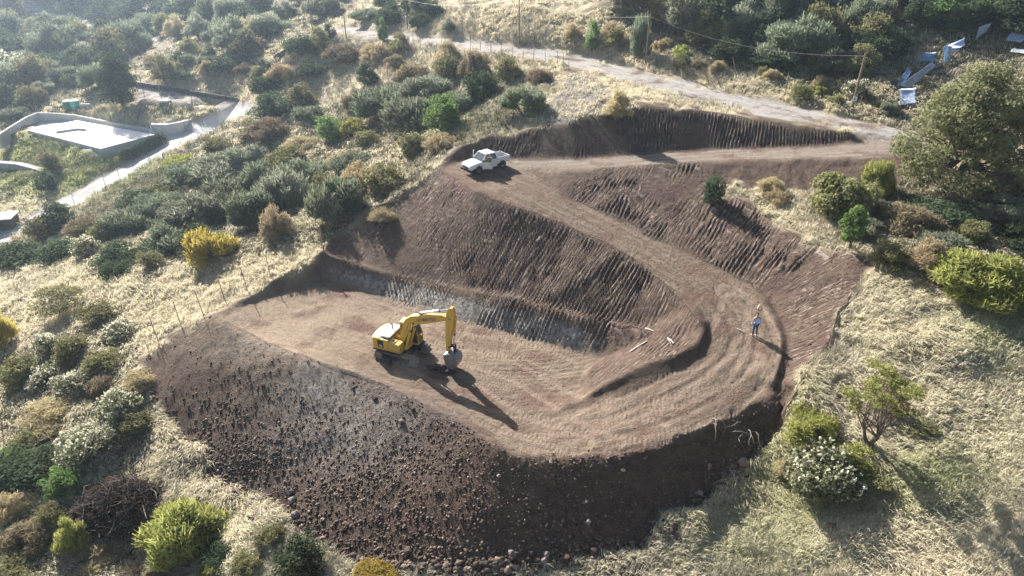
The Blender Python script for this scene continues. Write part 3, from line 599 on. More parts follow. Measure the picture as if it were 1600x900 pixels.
# further shrubs: dense hand-surveyed groups
for zn, lst in {
 'thicket left of the pit': [(200,372,82,60,'G'),(262,402,84,62,'G'),(182,412,64,50,'D'),(242,346,84,52,'G'),(300,362,84,62,'S'),(352,342,86,72,'G'),(402,352,74,80,'G'),(445,328,74,78,'S'),(300,292,84,48,'G'),(345,282,92,58,'S'),(262,312,74,46,'O'),(282,262,60,28,'YG'),(216,332,64,42,'D'),(92,362,54,52,'D'),(60,378,64,44,'O'),(28,412,92,54,'D'),(86,408,66,50,'D'),(135,402,44,40,'W'),(432,372,54,50,'T'),(600,302,66,60,'O'),(560,304,56,50,'T'),(645,246,54,50,'O'),(185,428,58,34,'D'),(232,420,50,32,'O'),(400,296,66,50,'G'),(455,268,60,44,'O'),(390,262,60,40,'S'),(345,388,34,30,'L'),(255,388,40,34,'L'),(165,380,60,44,'O'),(310,395,50,50,'D'),(480,300,60,56,'G'),(600,345,48,26,'T'),(130,368,60,34,'B'),(505,300,60,40,'O'),(545,265,60,36,'G')],
 'slope above the thicket': [(640,212,86,70,'G'),(602,192,92,66,'G'),(668,162,66,44,'S'),(742,122,50,40,'B'),(752,154,56,52,'D'),(792,128,54,40,'O'),(700,126,60,44,'O'),(560,170,60,34,'B'),(690,235,50,34,'T'),(720,176,66,44,'G'),(650,236,50,30,'W'),(470,170,54,40,'O'),(430,186,60,44,'D'),(480,196,50,34,'G'),(410,158,50,38,'D'),(470,92,46,40,'D'),(500,84,44,36,'O'),(540,100,60,34,'B'),(590,96,56,32,'T'),(625,84,40,32,'O'),(640,130,60,34,'B'),(700,98,50,34,'T'),(440,130,50,34,'T'),(485,120,50,28,'D'),(350,118,50,34,'D'),(390,88,54,40,'O'),(340,70,40,34,'G'),(420,220,70,38,'B'),(470,236,60,30,'T'),(338,240,50,34,'O'),(392,224,50,38,'O'),(412,206,46,34,'W'),(440,262,60,34,'O'),(575,232,50,30,'O'),(530,262,50,26,'T'),(620,110,44,26,'B'),(845,130,44,26,'B')],
 'lower left corner': [(110,562,64,54,'O'),(160,585,76,48,'O'),(32,600,70,54,'O'),(68,612,66,56,'W'),(116,612,66,46,'W'),(160,620,44,40,'B'),(45,752,110,72,'D'),(125,712,96,62,'W'),(80,668,110,50,'T'),(160,700,76,52,'W'),(55,700,80,48,'O'),(20,806,66,50,'T'),(42,850,90,62,'B'),(150,882,90,44,'T'),(78,820,60,44,'O'),(20,895,80,44,'O'),(340,882,60,46,'D'),(330,915,70,40,'YG'),(425,850,50,40,'O'),(220,610,56,40,'T'),(215,680,60,44,'O'),(180,770,60,40,'B'),(95,770,60,46,'L'),(20,730,60,48,'L'),(250,905,50,34,'T'),(205,905,60,30,'B')],
 'right side below the road': [(1378,342,60,36,'S'),(1490,352,80,50,'D'),(1570,350,90,50,'S'),(1590,392,70,50,'D'),(1470,395,70,46,'S'),(1520,378,60,40,'O'),(1575,300,70,40,'T'),(1350,372,50,36,'S'),(1440,330,60,36,'D'),(1340,350,44,34,'T'),(1205,300,40,26,'T'),(1390,640,60,40,'B'),(1330,735,90,54,'YG'),(1370,760,80,44,'O'),(1440,680,60,34,'O'),(1230,740,50,40,'T')],
}.items():
    for a in lst: PLANTS_ = plant(*a); PLANTS_['zone'] = zn
def scatter(zn, poly, n, sz, kinds, seed, vmax_scale=None, gap=.55):
    r_ = random.Random(seed); pu = [p_[0] for p_ in poly]; pv = [p_[1] for p_ in poly]; k = 0; tries = 0
    while k < n and tries < n * 60:
        tries += 1; u = r_.uniform(min(pu), max(pu)); v = r_.uniform(min(pv), max(pv))
        if not inpoly(np.array([u]), np.array([v]), poly)[0]: continue
        w = r_.uniform(*sz)
        vt = np.interp(u, [30,90,140,190,258], [14,23,35,48,70])
        if (30 < u < 262 and -8 < v - vt < 34) or (1390 < u and 58 < v < 180) or (225 < u < 400 and 128 < v < 175): continue
        if any(abs(p_[2] - u) < gap * (w * .5 + 12) and abs(p_[3] - v) < gap * (w * .3 + 7) for p_ in PLANTS): continue
        o = plant(u, v, w, w * r_.uniform(.55, .95), r_.choices(*kinds)[0]); o['zone'] = zn; k += 1
scatter('far valley slope', [(-20,-10),(560,-10),(500,38),(430,56),(380,90),(300,60),(262,66),(40,8)], 50, (34,66), (['D','G','S','O','T'], [5,3,3,2,1]), 3)
scatter('wooded valley left', [(-20,20),(40,28),(150,52),(235,82),(180,100),(160,140),(100,150),(60,176),(-20,215)], 44, (36,70), (['D','G','S','O','W'], [3,4,4,2,1]), 4)
scatter('bank over the paved terrace', [(215,120),(262,85),(400,66),(420,130),(390,148),(300,138)], 15, (22,44), (['D','O','B','T','S','G'], [3,2,1,1,2,1]), 5)
scatter('upper right wood', [(960,-10),(1600,-10),(1640,60),(1560,60),(1420,110),(1360,100),(1340,130),(1230,110),(1150,110),(1060,60),(990,30)], 62, (52,100), (['D','G','O','L','S'], [5,4,3,1,2]), 6)
scatter('roadside strip under the upper wood', [(880,50),(1000,60),(1080,90),(1200,118),(1330,150),(1400,170),(1420,205),(1300,170),(1200,148),(1100,118),(1000,94),(890,66)], 20, (22,40), (['T','B','O','W','YG','S'], [4,2,3,1,1,1]), 8)
scatter('open straw hill at the top', [(560,0),(640,0),(700,40),(720,60),(560,36)], 10, (26,50), (['D','G','T','W'], [2,2,1,1]), 9)
# trees
def branch_tree(name, u, v, h_px, w_px, kind, label, seed, style='tree', bare=False, n_leaf=9000, crown_lo=.35, leaf=1.0, clump=(.22, .34), n_cl=38):
    rg = np.random.default_rng(seed); g = G(u, v); dep = g.y * cp - (g.z - CZ) * sp_; m = dep / FPX; W = w_px * m / 2; Ht = h_px * m / math.cos(math.atan2(CZ - g.z, g.y)) - W * .35
    o = empty(name, (g.x, g.y, g.z - .15)); tag(o, label, 'tree')
    C = []
    for i in range(n_cl):
        a = 2 * math.pi * i * .618; rr_ = math.sqrt((i + .5) / n_cl); zt = rg.uniform(0, 1) ** .7
        prof = math.sin(math.pi * min(1, .22 + .78 * zt) ** .9) * .55 + .5 if not bare else 1
        rad = W * rr_ * min(1, prof) * .8; z = Ht * (crown_lo + (1 - crown_lo) * zt * (1 - .25 * rr_ ** 2)) if not bare else Ht * (.50 + .48 * rg.random() ** .6 - .12 * rr_)
        C.append((rad * math.cos(a), rad * math.sin(a), z - W * .1))
    C = np.array(C); cr = rg.uniform(*clump, n_cl) * W
    pick = rg.choice(n_cl, n_leaf, p=cr ** 2 / (cr ** 2).sum()); d = rg.normal(size=(n_leaf, 3)); d /= np.linalg.norm(d, axis=1, keepdims=True)
    cen = C[pick] + d * (cr[pick] * rg.uniform(.3, 1.08, n_leaf) ** .55)[:, None] * [1, 1, .8 if not bare else .45]
    ls = .13 * leaf
    if style == 'umbrella': w, h, nrm = rg.uniform(.05, .1, n_leaf) * leaf, rg.uniform(.08, .17, n_leaf) * leaf, rg.normal(size=(n_leaf, 3)) * .6 + [0, 0, 1]
    else: w, h, nrm = rg.uniform(.6, 1.3, n_leaf) * ls, rg.uniform(.8, 1.8, n_leaf) * ls, d + rg.normal(size=(n_leaf, 3)) * .7
    me = np_mesh("crown", *quads(cen, nrm, rg.normal(size=(n_leaf, 3)) + d * .6 + ([0, 0, -.8] if style == 'tree' else [0, 0, 0]), w, h)); me.materials.append(MATS[kind]); link("crown", me, None, o)
    tb = []; base = Ht * .1; trunks = 1 if not bare else 3; r0 = Ht * (.028 if not bare else .021)
    forks = []
    for k in range(trunks):
        a = k * 2.1 + .4; f = np.array([math.cos(a) * W * .08 * trunks, math.sin(a) * W * .08 * trunks, Ht * (.3 if not bare else .22)]); forks.append(f)
        tb.append(tube_arr([(rg.normal() * .1 * trunks, rg.normal() * .1 * trunks, -.3), f * .5 + rg.normal(size=3) * .06, f], [r0 * 1.3, r0 * .95, r0 * .75], 8))
    for i, c in enumerate(C):
        f = forks[i % trunks]; m1 = f + (c - f) * .35 + rg.normal(size=3) * W * .05 + [0, 0, -.05 * Ht]; m2 = f + (c - f) * .7 + rg.normal(size=3) * W * .04
        tb.append(tube_arr([f, m1, m2, c], [r0 * .42, r0 * .28, r0 * .17, r0 * .06], 5))
        if bare:
            for _ in range(5):
                e = m2 + rg.normal(size=3) * W * .3; tb.append(tube_arr([m2, (m2 + e) / 2 + rg.normal(size=3) * .08, e], [r0 * .12, r0 * .08, r0 * .03], 3))
    tm = np_mesh("trunk", *join_arr(tb), True); tm.materials.append(M_BARK); link("trunk", tm, None, o); return o
MATS['A'] = leaf_mat('leaves_thorn_tree', (.27, .27, .10), .5, .4); MATS['G2'] = leaf_mat("leaves_great_tree", (.27, .285, .15)); MATS['D2'] = leaf_mat("leaves_dark_tree", (.05, .075, .04))
branch_tree('broadleaf_tree', 1492, 292, 214, 226, 'G2', 'great olive-green spreading tree on the right beside the road junction', 21, n_leaf=42000, crown_lo=.10, n_cl=130, clump=(.11, .21), leaf=1.0)
branch_tree('broadleaf_tree', 192, 167, 92, 68, 'D2', 'tall dark tree standing over the white pad by the paved terrace', 22, n_leaf=9000, crown_lo=.15, clump=(.24, .4), leaf=1.5)
branch_tree('thorn_tree', 1358, 700, 140, 124, 'A', 'bare-limbed thorn tree with a thin yellow-green top in the straw grass', 23, 'umbrella', True, n_leaf=6500, n_cl=26, clump=(.13, .24), leaf=.8)
branch_tree('thorn_tree', 97, 492, 56, 84, 'O', 'flat-topped olive thorn tree in the dry field left of the pit', 24, 'umbrella', True, n_leaf=4500, n_cl=14, clump=(.3, .42))
branch_tree('young_tree', 1326, 388, 76, 44, 'L', 'slim bright green young tree on a thin trunk at the scraped bank', 25, n_leaf=3500, crown_lo=.3, n_cl=20, clump=(.3, .45), leaf=.8)
# labels for the surveyed and scattered shrubs, from where each stands
ORD = 'leftmost,second from left,third from left,fourth from left,fifth from left,sixth from left,seventh from left,eighth from left,ninth from left,tenth from left,eleventh from left,twelfth from left,thirteenth from left,fourteenth from left'.split(',')
byz = {}
for p_ in PLANTS:
    if not p_[4]: byz.setdefault(p_[0]['zone'], []).append(p_)
ROWN = ['top', 'second', 'third', 'fourth', 'fifth', 'sixth', 'seventh', 'eighth', 'ninth']
for zn, ps in byz.items():
    ps.sort(key=lambda p_: p_[3]); nr = max(1, math.ceil(len(ps) / 9)); per = math.ceil(len(ps) / nr)
    for r_i in range(nr):
        row = sorted(ps[r_i * per:(r_i + 1) * per], key=lambda p_: p_[2])
        for i, p_ in enumerate(row):
            rn = 'only' if nr == 1 else ('lowest' if r_i == nr - 1 else ROWN[r_i])
            p_[0]['label'] = f"{WORD[p_[1]]} shrub, {ORD[i] if i < len(row) - 1 or i == 0 else 'rightmost'} in {rn} row, {zn}"
    for p_ in ps: p_[0]['group'] = 'shrubs of the ' + zn
for p_ in PLANTS:
    if 'zone' in p_[0]: del p_[0]['zone']

# ------------------------------------------------------------------ grass, scrub litter and rubble (nobody could count these)
q = NT_("dry_grass"); hue = q.attr("hue"); g_ = q.n("ShaderNodeNewGeometry").outputs["Random Per Island"]
c = q.mix(g_, (.38, .32, .21), (.84, .76, .58)); c = q.mix(hue, c, q.mix(g_, (.22, .26, .08), (.42, .45, .18)))
d = q.n("ShaderNodeBsdfDiffuse"); t = q.n("ShaderNodeBsdfTranslucent"); q.l(c, d.inputs[0]); q.l(c, t.inputs[0])
mx = q.n("ShaderNodeMixShader"); mx.inputs[0].default_value = .35; q.l(d.outputs[0], mx.inputs[1]); q.l(t.outputs[0], mx.inputs[2]); q.l(mx.outputs[0], q.out.inputs[0]); M_GRASS = q.m
# screen-size of every ground cell, so that tufts thin out with distance
du = (GU[1:, :-1] - GU[:-1, :-1]) * (GV[:-1, 1:] - GV[:-1, :-1]) - (GU[:-1, 1:] - GU[:-1, :-1]) * (GV[1:, :-1] - GV[:-1, :-1])
area = np.abs(du) * (rr[1:, :-1] < 330) * (np.abs(tt[1:, :-1]) < R(50)) * ((GU > -60) & (GU < 1660) & (GV > -20) & (GV < 960))[:-1, :-1]
def sample(weight, n, seed):
    rg = np.random.default_rng(seed); w = (area * weight[:-1, :-1]).ravel(); i = rg.choice(len(w), n, p=w / w.sum())
    r0, t0 = np.divmod(i, NT - 1); fr, ft = rg.random(n), rg.random(n)
    x = GX[r0, t0] + (GX[r0 + 1, t0] - GX[r0, t0]) * fr + (GX[r0, t0 + 1] - GX[r0, t0]) * ft; y = GY[r0, t0] + (GY[r0 + 1, t0] - GY[r0, t0]) * fr + (GY[r0, t0 + 1] - GY[r0, t0]) * ft
    return x, y, H(x, y), r0, t0
bare_ = edge(Z_WORKS | Z_DRIVE | Z_PAVE | Z_TRACK | zone([(40,180),(240,208),(385,170),(245,235),(160,245),(40,210)], False))
natw = np.clip(1 - bare_ * 1.6, 0, 1) + edge(Z_MOUND) * .5
grn = np.zeros(GX.shape); 
grn = np.clip(blob(1150, 860, 130, 60) * .35 + blob(1230, 700, 60, 120) * .5 + blob(1560, 510, 90, 60) * .6 + blob(1450, 760, 130, 60) * .6 + blob(150, 265, 110, 45) + blob(60, 235, 90, 30) + blob(30, 290, 80, 20) + blob(720, 200, 60, 30) * .5 + blob(560, 350, 80, 25) * .3 + blob(1280, 130, 90, 30) * .4, 0, .85)
def tufts(name, n, nb, ln, wd, lean, seed, weight, label, green=True, mat=M_GRASS, coh=1.0):
    rg = np.random.default_rng(seed); x, y, z, r0, t0 = sample(weight, n, seed); dist = np.sqrt(x * x + y * y + 700); sc = np.clip(dist / 46, .75, 3.0)
    flow = 5.0 * fbm(x * .09, y * .09, 33, 2) + 2.2 * vnoise(x * .45, y * .45, 34) + .4
    X = np.repeat(x, nb); Y = np.repeat(y, nb); Z = np.repeat(z, nb); S = np.repeat(sc, nb); N = n * nb
    ang = np.repeat(flow, nb) + rg.normal(size=N) * coh; L = ln * rg.uniform(.5, 1.2, N) * np.repeat(rg.uniform(.6, 1.25, n), nb) * np.sqrt(S); Wd = wd * S * rg.uniform(.6, 1.3, N)
    X = X + rg.normal(size=N) * .10 * S; Y = Y + rg.normal(size=N) * .10 * S
    le = lean * rg.uniform(.5, 1.2, N); dx, dy = np.cos(ang), np.sin(ang); px, py = -dy * Wd / 2, dx * Wd / 2
    b0 = np.stack([X - px, Y - py, Z - .03], 1); b1 = np.stack([X + px, Y + py, Z - .03], 1)
    mx_, my_, mz_ = X + dx * L * le * .35, Y + dy * L * le * .35, Z + L * .5 * np.sqrt(np.clip(1 - (le * .5) ** 2, .1, 1))
    m0 = np.stack([mx_ - px * .8, my_ - py * .8, mz_], 1); m1 = np.stack([mx_ + px * .8, my_ + py * .8, mz_], 1)
    tz = Z + L * np.clip(.85 - .55 * le, .12, 1); tip = np.stack([X + dx * L * le, Y + dy * L * le, tz], 1)
    V = np.stack([b0, b1, m0, m1, tip], 1).reshape(-1, 3); k = np.arange(N)[:, None] * 5
    Fc = np.concatenate([k + [0, 1, 3], k + [0, 3, 2], k + [2, 3, 4]], 1).reshape(-1, 3)
    me = np_mesh(name, V, Fc); h_ = np.repeat(grn[r0, t0], nb) + rg.normal(size=N) * .18 + np.repeat(.25 * vnoise(x * .3, y * .3, 35), nb)
    attr(me, "hue", np.repeat(np.clip(h_ if green else h_ * 0, 0, 1), 5)); o = link(name, me, mat); o['kind'] = 'stuff'; o['label'] = label; o['category'] = 'grass'
tufts("dry_grass", 66000, 9, .60, .032, 1.0, 1, natw * np.clip(sstep(fbm(GX * .35, GY * .35, 44, 3), -.75, -.25), .15, 1), 'long dry straw grass lying in swirls over the hillside', coh=.75)
q = leaf_mat("scrub_litter_leaves", (.16, .15, .10), .3, .5)
tufts("undergrowth", 26000, 9, .50, .045, .7, 2, natw * (.02 + edge(thick & FRONT)), 'low brownish scrub and weeds between the hillside bushes', False, q, 3.0)
# rubble
def rock_mesh(seed, sub=2):
    bm = bmesh.new(); bmesh.ops.create_icosphere(bm, subdivisions=sub, radius=1); r_ = random.Random(seed); off = Vector([r_.uniform(-50, 50) for _ in range(3)])
    from mathutils import noise
    sx = [r_.uniform(.75, 1.2) for _ in range(3)]
    for v in bm.verts:
        k = 1 + .55 * noise.noise(v.co * 1.0 + off) + .30 * noise.noise(v.co * 2.3 + off); v.co = Vector((v.co.x * sx[0], v.co.y * sx[1], v.co.z * sx[2] * .8)) * k
    me = bpy.data.meshes.new("rubble_rock"); bm.to_mesh(me); bm.free(); return me
q = NT_("broken_rock"); g_ = q.n("ShaderNodeNewGeometry").outputs["Random Per Island"]; oi_ = q.n("ShaderNodeObjectInfo").outputs["Random"]
f_ = q.math('FRACT', q.math('ADD', g_, oi_)); c_ = q.mix(q.math('POWER', f_, 2.8), (.06, .041, .032), (.24, .18, .14)); tc_ = q.n("ShaderNodeTexCoord").outputs["Object"]
q.bsdf(c_, .9, q.bump(q.noise(tc_, 2, 4), .5, .04), .2); M_ROCK = q.m; M_ROCKL = simple("pale_rock", (.23, .19, .17), .9, .35, 1.2, bump=.5)
RK = [rock_mesh(s) for s in range(8)]
for i, m_ in enumerate(RK): m_.materials.append(M_ROCK if i < 6 else M_ROCKL)
rk_co = [np.array([v.co[:] for v in rock_mesh(s + 20, 1).vertices]) for s in range(5)]; rk_f = np.array([p_.vertices[:] for p_ in rock_mesh(1, 1).polygons])
def rubble(name, n, smin, smax, pw, weight, seed, label, mat):
    rg = np.random.default_rng(seed + 1000); x, y, z, _, _ = sample(weight, n, seed); s_ = (smin + (smax - smin) * rg.random(n) ** pw) * (.6 + .4 * np.clip((-z - 3.2) / 4, 0, 1)); Vs = []; Fs = []
    nv = len(rk_co[0])
    for i in range(n):
        a = rg.uniform(0, 6.28); c_, s1 = math.cos(a), math.sin(a); v = rk_co[i % 5] * s_[i]
        Vs.append(np.stack([v[:, 0] * c_ - v[:, 1] * s1 + x[i], v[:, 0] * s1 + v[:, 1] * c_ + y[i], v[:, 2] + z[i] + s_[i] * .2], 1))
    V = np.concatenate(Vs); Fc = (rk_f[None] + (np.arange(n) * nv)[:, None, None]).reshape(-1, 3)
    o = link(name, np_mesh(name, V, Fc), mat); tag(o, label, 'rubble', None, 'stuff')
toe = edge(zone([(200,580),(245,655),(290,695),(345,740),(430,795),(530,862),(620,885),(700,885),(800,865),(900,855),(1000,850),(1060,800),(1110,755),(1160,715),(1200,680),(1215,690),(1160,745),(1110,790),(1060,850),(1000,905),(700,915),(600,905),(480,860),(400,830),(330,765),(230,680)]))
spill = edge(zone([(180,690),(260,690),(340,740),(430,800),(540,870),(700,890),(1000,880),(1010,915),(560,915),(430,830),(330,780),(250,730)]))
rubble("rubble", 26000, .018, .14, 5.5, edge(Z_FILL) * (.4 + .6 * sstep(fbm(GX * .3, GY * .3, 45, 3), -.2, .4)) * (.5 + .5 * sstep(GV, 560, 760)) * (.25 + .75 * sstep(GU * .5 + GV, 700, 900)) * (.35 + .65 * sstep(np.abs(DA), 1, 7)) + edge(Z_MOUND) * .1 + spill * .22, 5, 'loose brown clods and stones covering the fill slope', M_ROCK)
rubble("toe_rubble", 5200, .045, .24, 5, toe * (.2 + sstep(fbm(GX * .4, GY * .4, 46, 3), -.3, .3)) + spill * .25 * sstep(fbm(GX * .5, GY * .5, 47, 3), 0, .4), 15, 'coarse brown stones piled along the foot of the fill slope', M_ROCK)
rubble("clods", 5200, .02, .09, 3, edge(Z_PSLOPE | Z_MID | Z_UCUT) * 1.0 + A_hard * edge(~Z_UROAD) * .12 + edge(zone([(860,285),(1025,372),(1175,446),(1225,500),(1240,600),(1200,610),(1215,535),(1170,460),(1080,412),(980,362)])) * 1.2, 6, 'small loose clods scattered over the scraped slopes and tracks', M_ROCK)
rg = np.random.default_rng(12)
def place_rock(x, y, s, k, label, group):
    o = link('boulder', RK[k]); o.location = (x, y, gz(x, y) + s * .25); o.rotation_euler = (rg.uniform(-.4, .4), rg.uniform(-.4, .4), rg.uniform(0, 6.3)); o.scale = (s, s * rg.uniform(.8, 1.15), s * rg.uniform(.75, 1)); tag(o, label, 'boulder', group)
for nm, w_, n, lo, hi, sd in (('foot of the fill slope', toe, 120, .1, .3, 21), ('trampled grass below the fill slope', spill, 90, .1, .3, 22), ('upper part of the fill slope', edge(Z_FILL), 60, .1, .22, 23)):
    x, y, _, _, _ = sample(w_, n, sd)
    for i in range(n): place_rock(x[i], y[i], lo + (hi - lo) * rg.random() ** 1.8, int(rg.integers(0, 7)), f'brown boulder lying loose among the others on the {nm}', f'boulders on the {nm}')
for u, v, s_, lb in ((457,783,.42,'pale rounded boulder largest at the left foot of the rubble'),(452,768,.40,'reddish boulder just above the pale one at the rubble foot'),(462,806,.46,'dark squarish boulder just below the pale one'),(467,818,.36,'dark boulder at the bottom of the column of big stones'),(638,862,.36,'reddish flat boulder at the lower edge of the slope'),(1090,797,.3,'isolated tan stone leftmost of three at the grass edge'),(1097,802,.28,'isolated tan stone between two others at the grass edge'),(1050,828,.42,'red-brown block half on the grass at the right toe'),(222,707,.34,'lone brown boulder on pale ground above the brush heap'),(1125,772,.4,'brown block resting where grass meets the right toe')):
    g = G(u, v); place_rock(g.x, g.y, s_ * .78, 6 if 'pale' in lb or 'tan' in lb else int(rg.integers(0, 6)), lb, None)

# ------------------------------------------------------------------ mesh builder
class MB:
    def __init__(s): s.V = []; s.F = []
    def add(s, v, f):
        o = len(s.V); s.V += [tuple(p_) for p_ in v]; s.F += [tuple(i + o for i in t_) for t_ in f]; return s
    def box(s, x0, x1, y0, y1, z0, z1, M=None, top=1.0):
        cx, cy = (x0 + x1) / 2, (y0 + y1) / 2
        v = [Vector((x, y, z0)) for x, y in ((x0, y0), (x1, y0), (x1, y1), (x0, y1))] + [Vector((cx + (x - cx) * top, cy + (y - cy) * top, z1)) for x, y in ((x0, y0), (x1, y0), (x1, y1), (x0, y1))]
        if M: v = [M @ p_ for p_ in v]
        return s.add(v, [(3, 2, 1, 0), (4, 5, 6, 7), (0, 1, 5, 4), (1, 2, 6, 5), (2, 3, 7, 6), (3, 0, 4, 7)])
    def prism(s, prof, y0, y1, axis='y'):
        """profile of (a, b) pairs extruded; axis y: profile in xz; axis x: profile in yz; axis z: profile in xy"""
        n = len(prof); f = {'y': lambda a, b, c: (a, c, b), 'x': lambda a, b, c: (c, a, b), 'z': lambda a, b, c: (a, b, c)}[axis]
        v = [f(a, b, y0) for a, b in prof] + [f(a, b, y1) for a, b in prof]
        return s.add(v, [tuple(range(n)), tuple(range(2 * n - 1, n - 1, -1))] + [(i, i + n, (i + 1) % n + n, (i + 1) % n) for i in range(n)])
    def tube(s, pts, rad, n=8, cap=True):
        if not hasattr(rad, '__len__'): rad = [rad] * len(pts)
        v, f = tube_arr(pts, rad, n); s.add(v, [tuple(int(i) for i in t_) for t_ in f])
        if cap:
            o = len(s.V) - len(v); s.F += [tuple(range(o + n - 1, o - 1, -1)), tuple(range(o + len(v) - n, o + len(v)))]
        return s
    def ob(s, name, m, parent=None, bevel=0, smooth=False):
        me = bpy.data.meshes.new(name); me.from_pydata(s.V, [], s.F); me.update()
        bm = bmesh.new(); bm.from_mesh(me); bmesh.ops.recalc_face_normals(bm, faces=bm.faces)
        if bevel: bmesh.ops.bevel(bm, geom=list(bm.edges), offset=bevel, segments=2, affect='EDGES', clamp_overlap=True, profile=.6)
        bm.to_mesh(me); bm.free()
        if smooth:
            for p_ in me.polygons: p_.use_smooth = True
        return link(name, me, m, parent)
def lathe_box(mb, x0, x1, x2, x3): pass
def dusty(name, col, rough, amt=.5, dust=(.34, .26, .19)):
    q = NT_(name); tc = q.n("ShaderNodeTexCoord").outputs["Object"]; z = q.n("ShaderNodeSeparateXYZ"); q.l(tc, z.inputs[0]); a_ = q.noise(tc, 2.4, 6, .7); b_ = q.noise(tc, 11, 4, .7)
    f = q.math('ADD', q.ramp(a_, .45, .7), q.ramp(z.outputs[2], 1.3, .3)); f = q.math('MULTIPLY', f, amt, clamp=True)
    c_ = q.mix(f, q.mix(q.ramp(b_, .55, .75), tuple(col), tuple(x * .75 for x in col)), dust); q.bsdf(c_, q.math('MULTIPLY_ADD', f, .4, rough), None, .4); return q.m
M_YEL = dusty("worn_yellow_paint", (.60, .37, .04), .42)
M_YELT = simple("pale_yellow_paint", (.66, .50, .20), .5, .2, 3)  # paler yellow for the upward-facing plates and the cab roof
M_BLK = simple("black_rubber_and_plastic", (.03, .03, .032), .6, .3, 5)
M_STEEL = simple("worn_steel", (.26, .25, .24), .45, .3, 6, metal=.5)
M_CHROME = simple("cylinder_rod", (.7, .7, .7), .18, .05, 6, metal=1)
M_DUSTY = simple("dusty_track_steel", (.20, .17, .15), .8, .3, 5)
M_WHITE = dusty("white_paint", (.74, .75, .76), .3, .22)
M_GLASS = simple("dark_glass", (.045, .06, .065), .08, .1, 2, spec=.9)
M_DECAL = simple("dark_decal", (.03, .03, .04), .5, .1, 3)
M_LET = simple("faded_violet_lettering", (.10, .05, .16), .6, .1, 3)
M_CONC = simple("pale_concrete", (.50, .48, .45), .85, .15, .6, bump=.2)
M_CONCW = simple("bleached_concrete", (.74, .72, .68), .8, .08, .5)
M_STONEW = simple("grey_stone", (.34, .32, .31), .9, .45, 2.2, bump=.8)
M_WOOD = simple("weathered_wood", (.22, .17, .13), .85, .3, 5)
M_PALEW = simple("peeled_pale_timber", (.72, .65, .54), .8, .12, 5)
M_RED = simple("red_plastic", (.45, .03, .02), .5, .1, 3)

# ------------------------------------------------------------------ excavator (x forward, y left, origin on the ground under the slew ring)
EX = Vector((-8.03, 43.75, 0)); EX.z = gz(EX.x, EX.y) + .03
ex = tag(empty('excavator', EX, R(-22)), 'yellow tracked excavator with its bucket on the pit floor', 'excavator')
def track(yc):
    L = 1.72; prof = [(-L + .1, .12), (-L - .05, .4), (-L + .08, .68), (-L + .3, .78), (L - .3, .78), (L - .06, .68), (L + .06, .4), (L - .12, .12), (L - .4, .02), (-L + .4, .02)]
    t_ = MB(); pts = []
    for i in range(len(prof)):
        a, b = prof[i - 1], prof[i]; n = max(1, int(math.hypot(b[0] - a[0], b[1] - a[1]) / .155))
        for k in range(n): pts.append(((a[0] + (b[0] - a[0]) * k / n), a[1] + (b[1] - a[1]) * k / n, math.atan2(b[1] - a[1], b[0] - a[0])))
    for x, z, an in pts:
        M = Matrix.Translation((x, yc, z)) @ Matrix.Rotation(-an, 4, 'Y'); t_.box(-.07, .07, -.27, .27, -.02, .02, M); t_.box(.02, .06, -.27, .27, -.055, .055, M)
    o = t_.ob('track', M_DUSTY, ex)
    f = MB().box(-L + .3, L - .3, yc - .14, yc + .14, .2, .6); f.ob('track_frame', M_BLK, o, .02)
    for x in (-L + .3, L - .3): MB().tube([(x, yc - .2, .4), (x, yc + .2, .4)], .31, 16).ob('sprocket', M_STEEL, o)
    for k in range(6): MB().tube([(-1.05 + k * .42, yc - .22, .17), (-1.05 + k * .42, yc + .22, .17)], .11, 10).ob('roller', M_STEEL, o)
track(-.93); track(.93)
MB().box(-.75, .75, -.72, .72, .35, .66).tube([(0, 0, .6), (0, 0, .92)], .55, 20).ob('undercarriage', M_BLK, ex)
pl = [(-1.80, -1.06), (-1.93, -.9), (-2.02, -.45), (-2.04, 0), (-2.02, .45), (-1.93, .9), (-1.80, 1.06)]
body = MB().prism([(-1.3, -1.06), (.0, -1.06), (.42, -1.06), (.42, -.45), (.1, -.38), (.1, 1.06), (-1.3, 1.06)], .9, 1.04, 'z').ob('body', M_YEL, ex)
MB().prism(pl + [(-1.28, 1.06), (-1.28, -1.06)], .92, 1.84, 'z').ob('counterweight', M_YEL, body, .05)
MB().prism([(-1.32, -1.0), (-1.78, -1.0), (-1.94, -.45), (-1.96, 0), (-1.94, .45), (-1.78, 1.0), (-1.32, 1.0)], 1.841, 1.87, 'z').box(-1.26, -.56, -1.04, -.84, 1.801, 1.83).ob('top_plate', M_YELT, body, .01)
MB().box(-1.27, -.55, -1.06, -.2, 1.045, 1.80).box(-1.27, -.15, -.19, .20, 1.045, 1.70).box(-1.27, -.5, .2, 1.06, 1.045, 1.86).ob('engine_housing', M_YEL, body, .03)
MB().box(-1.2, -.52, -.82, .95, 1.87, 2.02).ob('engine_hood', M_WHITE, body, .05)
MB().box(-1.24, -.49, -.86, .99, 1.80, 1.868).ob('hood_seal', M_BLK, body)
MB().box(-.54, .40, -1.058, -.42, 1.045, 1.66).ob('tool_box', M_YEL, body, .04)
MB().box(-.50, -.05, -1.0, -.48, 1.665, 1.72).ob('walkway_plate', M_YELT, body, .01)
MB().tube([(-.25, -.75, 1.7), (-.25, -.75, 1.86)], .06, 10).ob('filler_cap', M_BLK, body)
MB().tube([(-.9, .3, 2.0), (-.9, .3, 2.32), (-1.02, .3, 2.4)], .05, 10).ob('exhaust_pipe', M_BLK, body)
MB().box(-1.42, -.92, -1.075, -1.062, 1.16, 1.74).ob('decal_panel', M_DECAL, body)
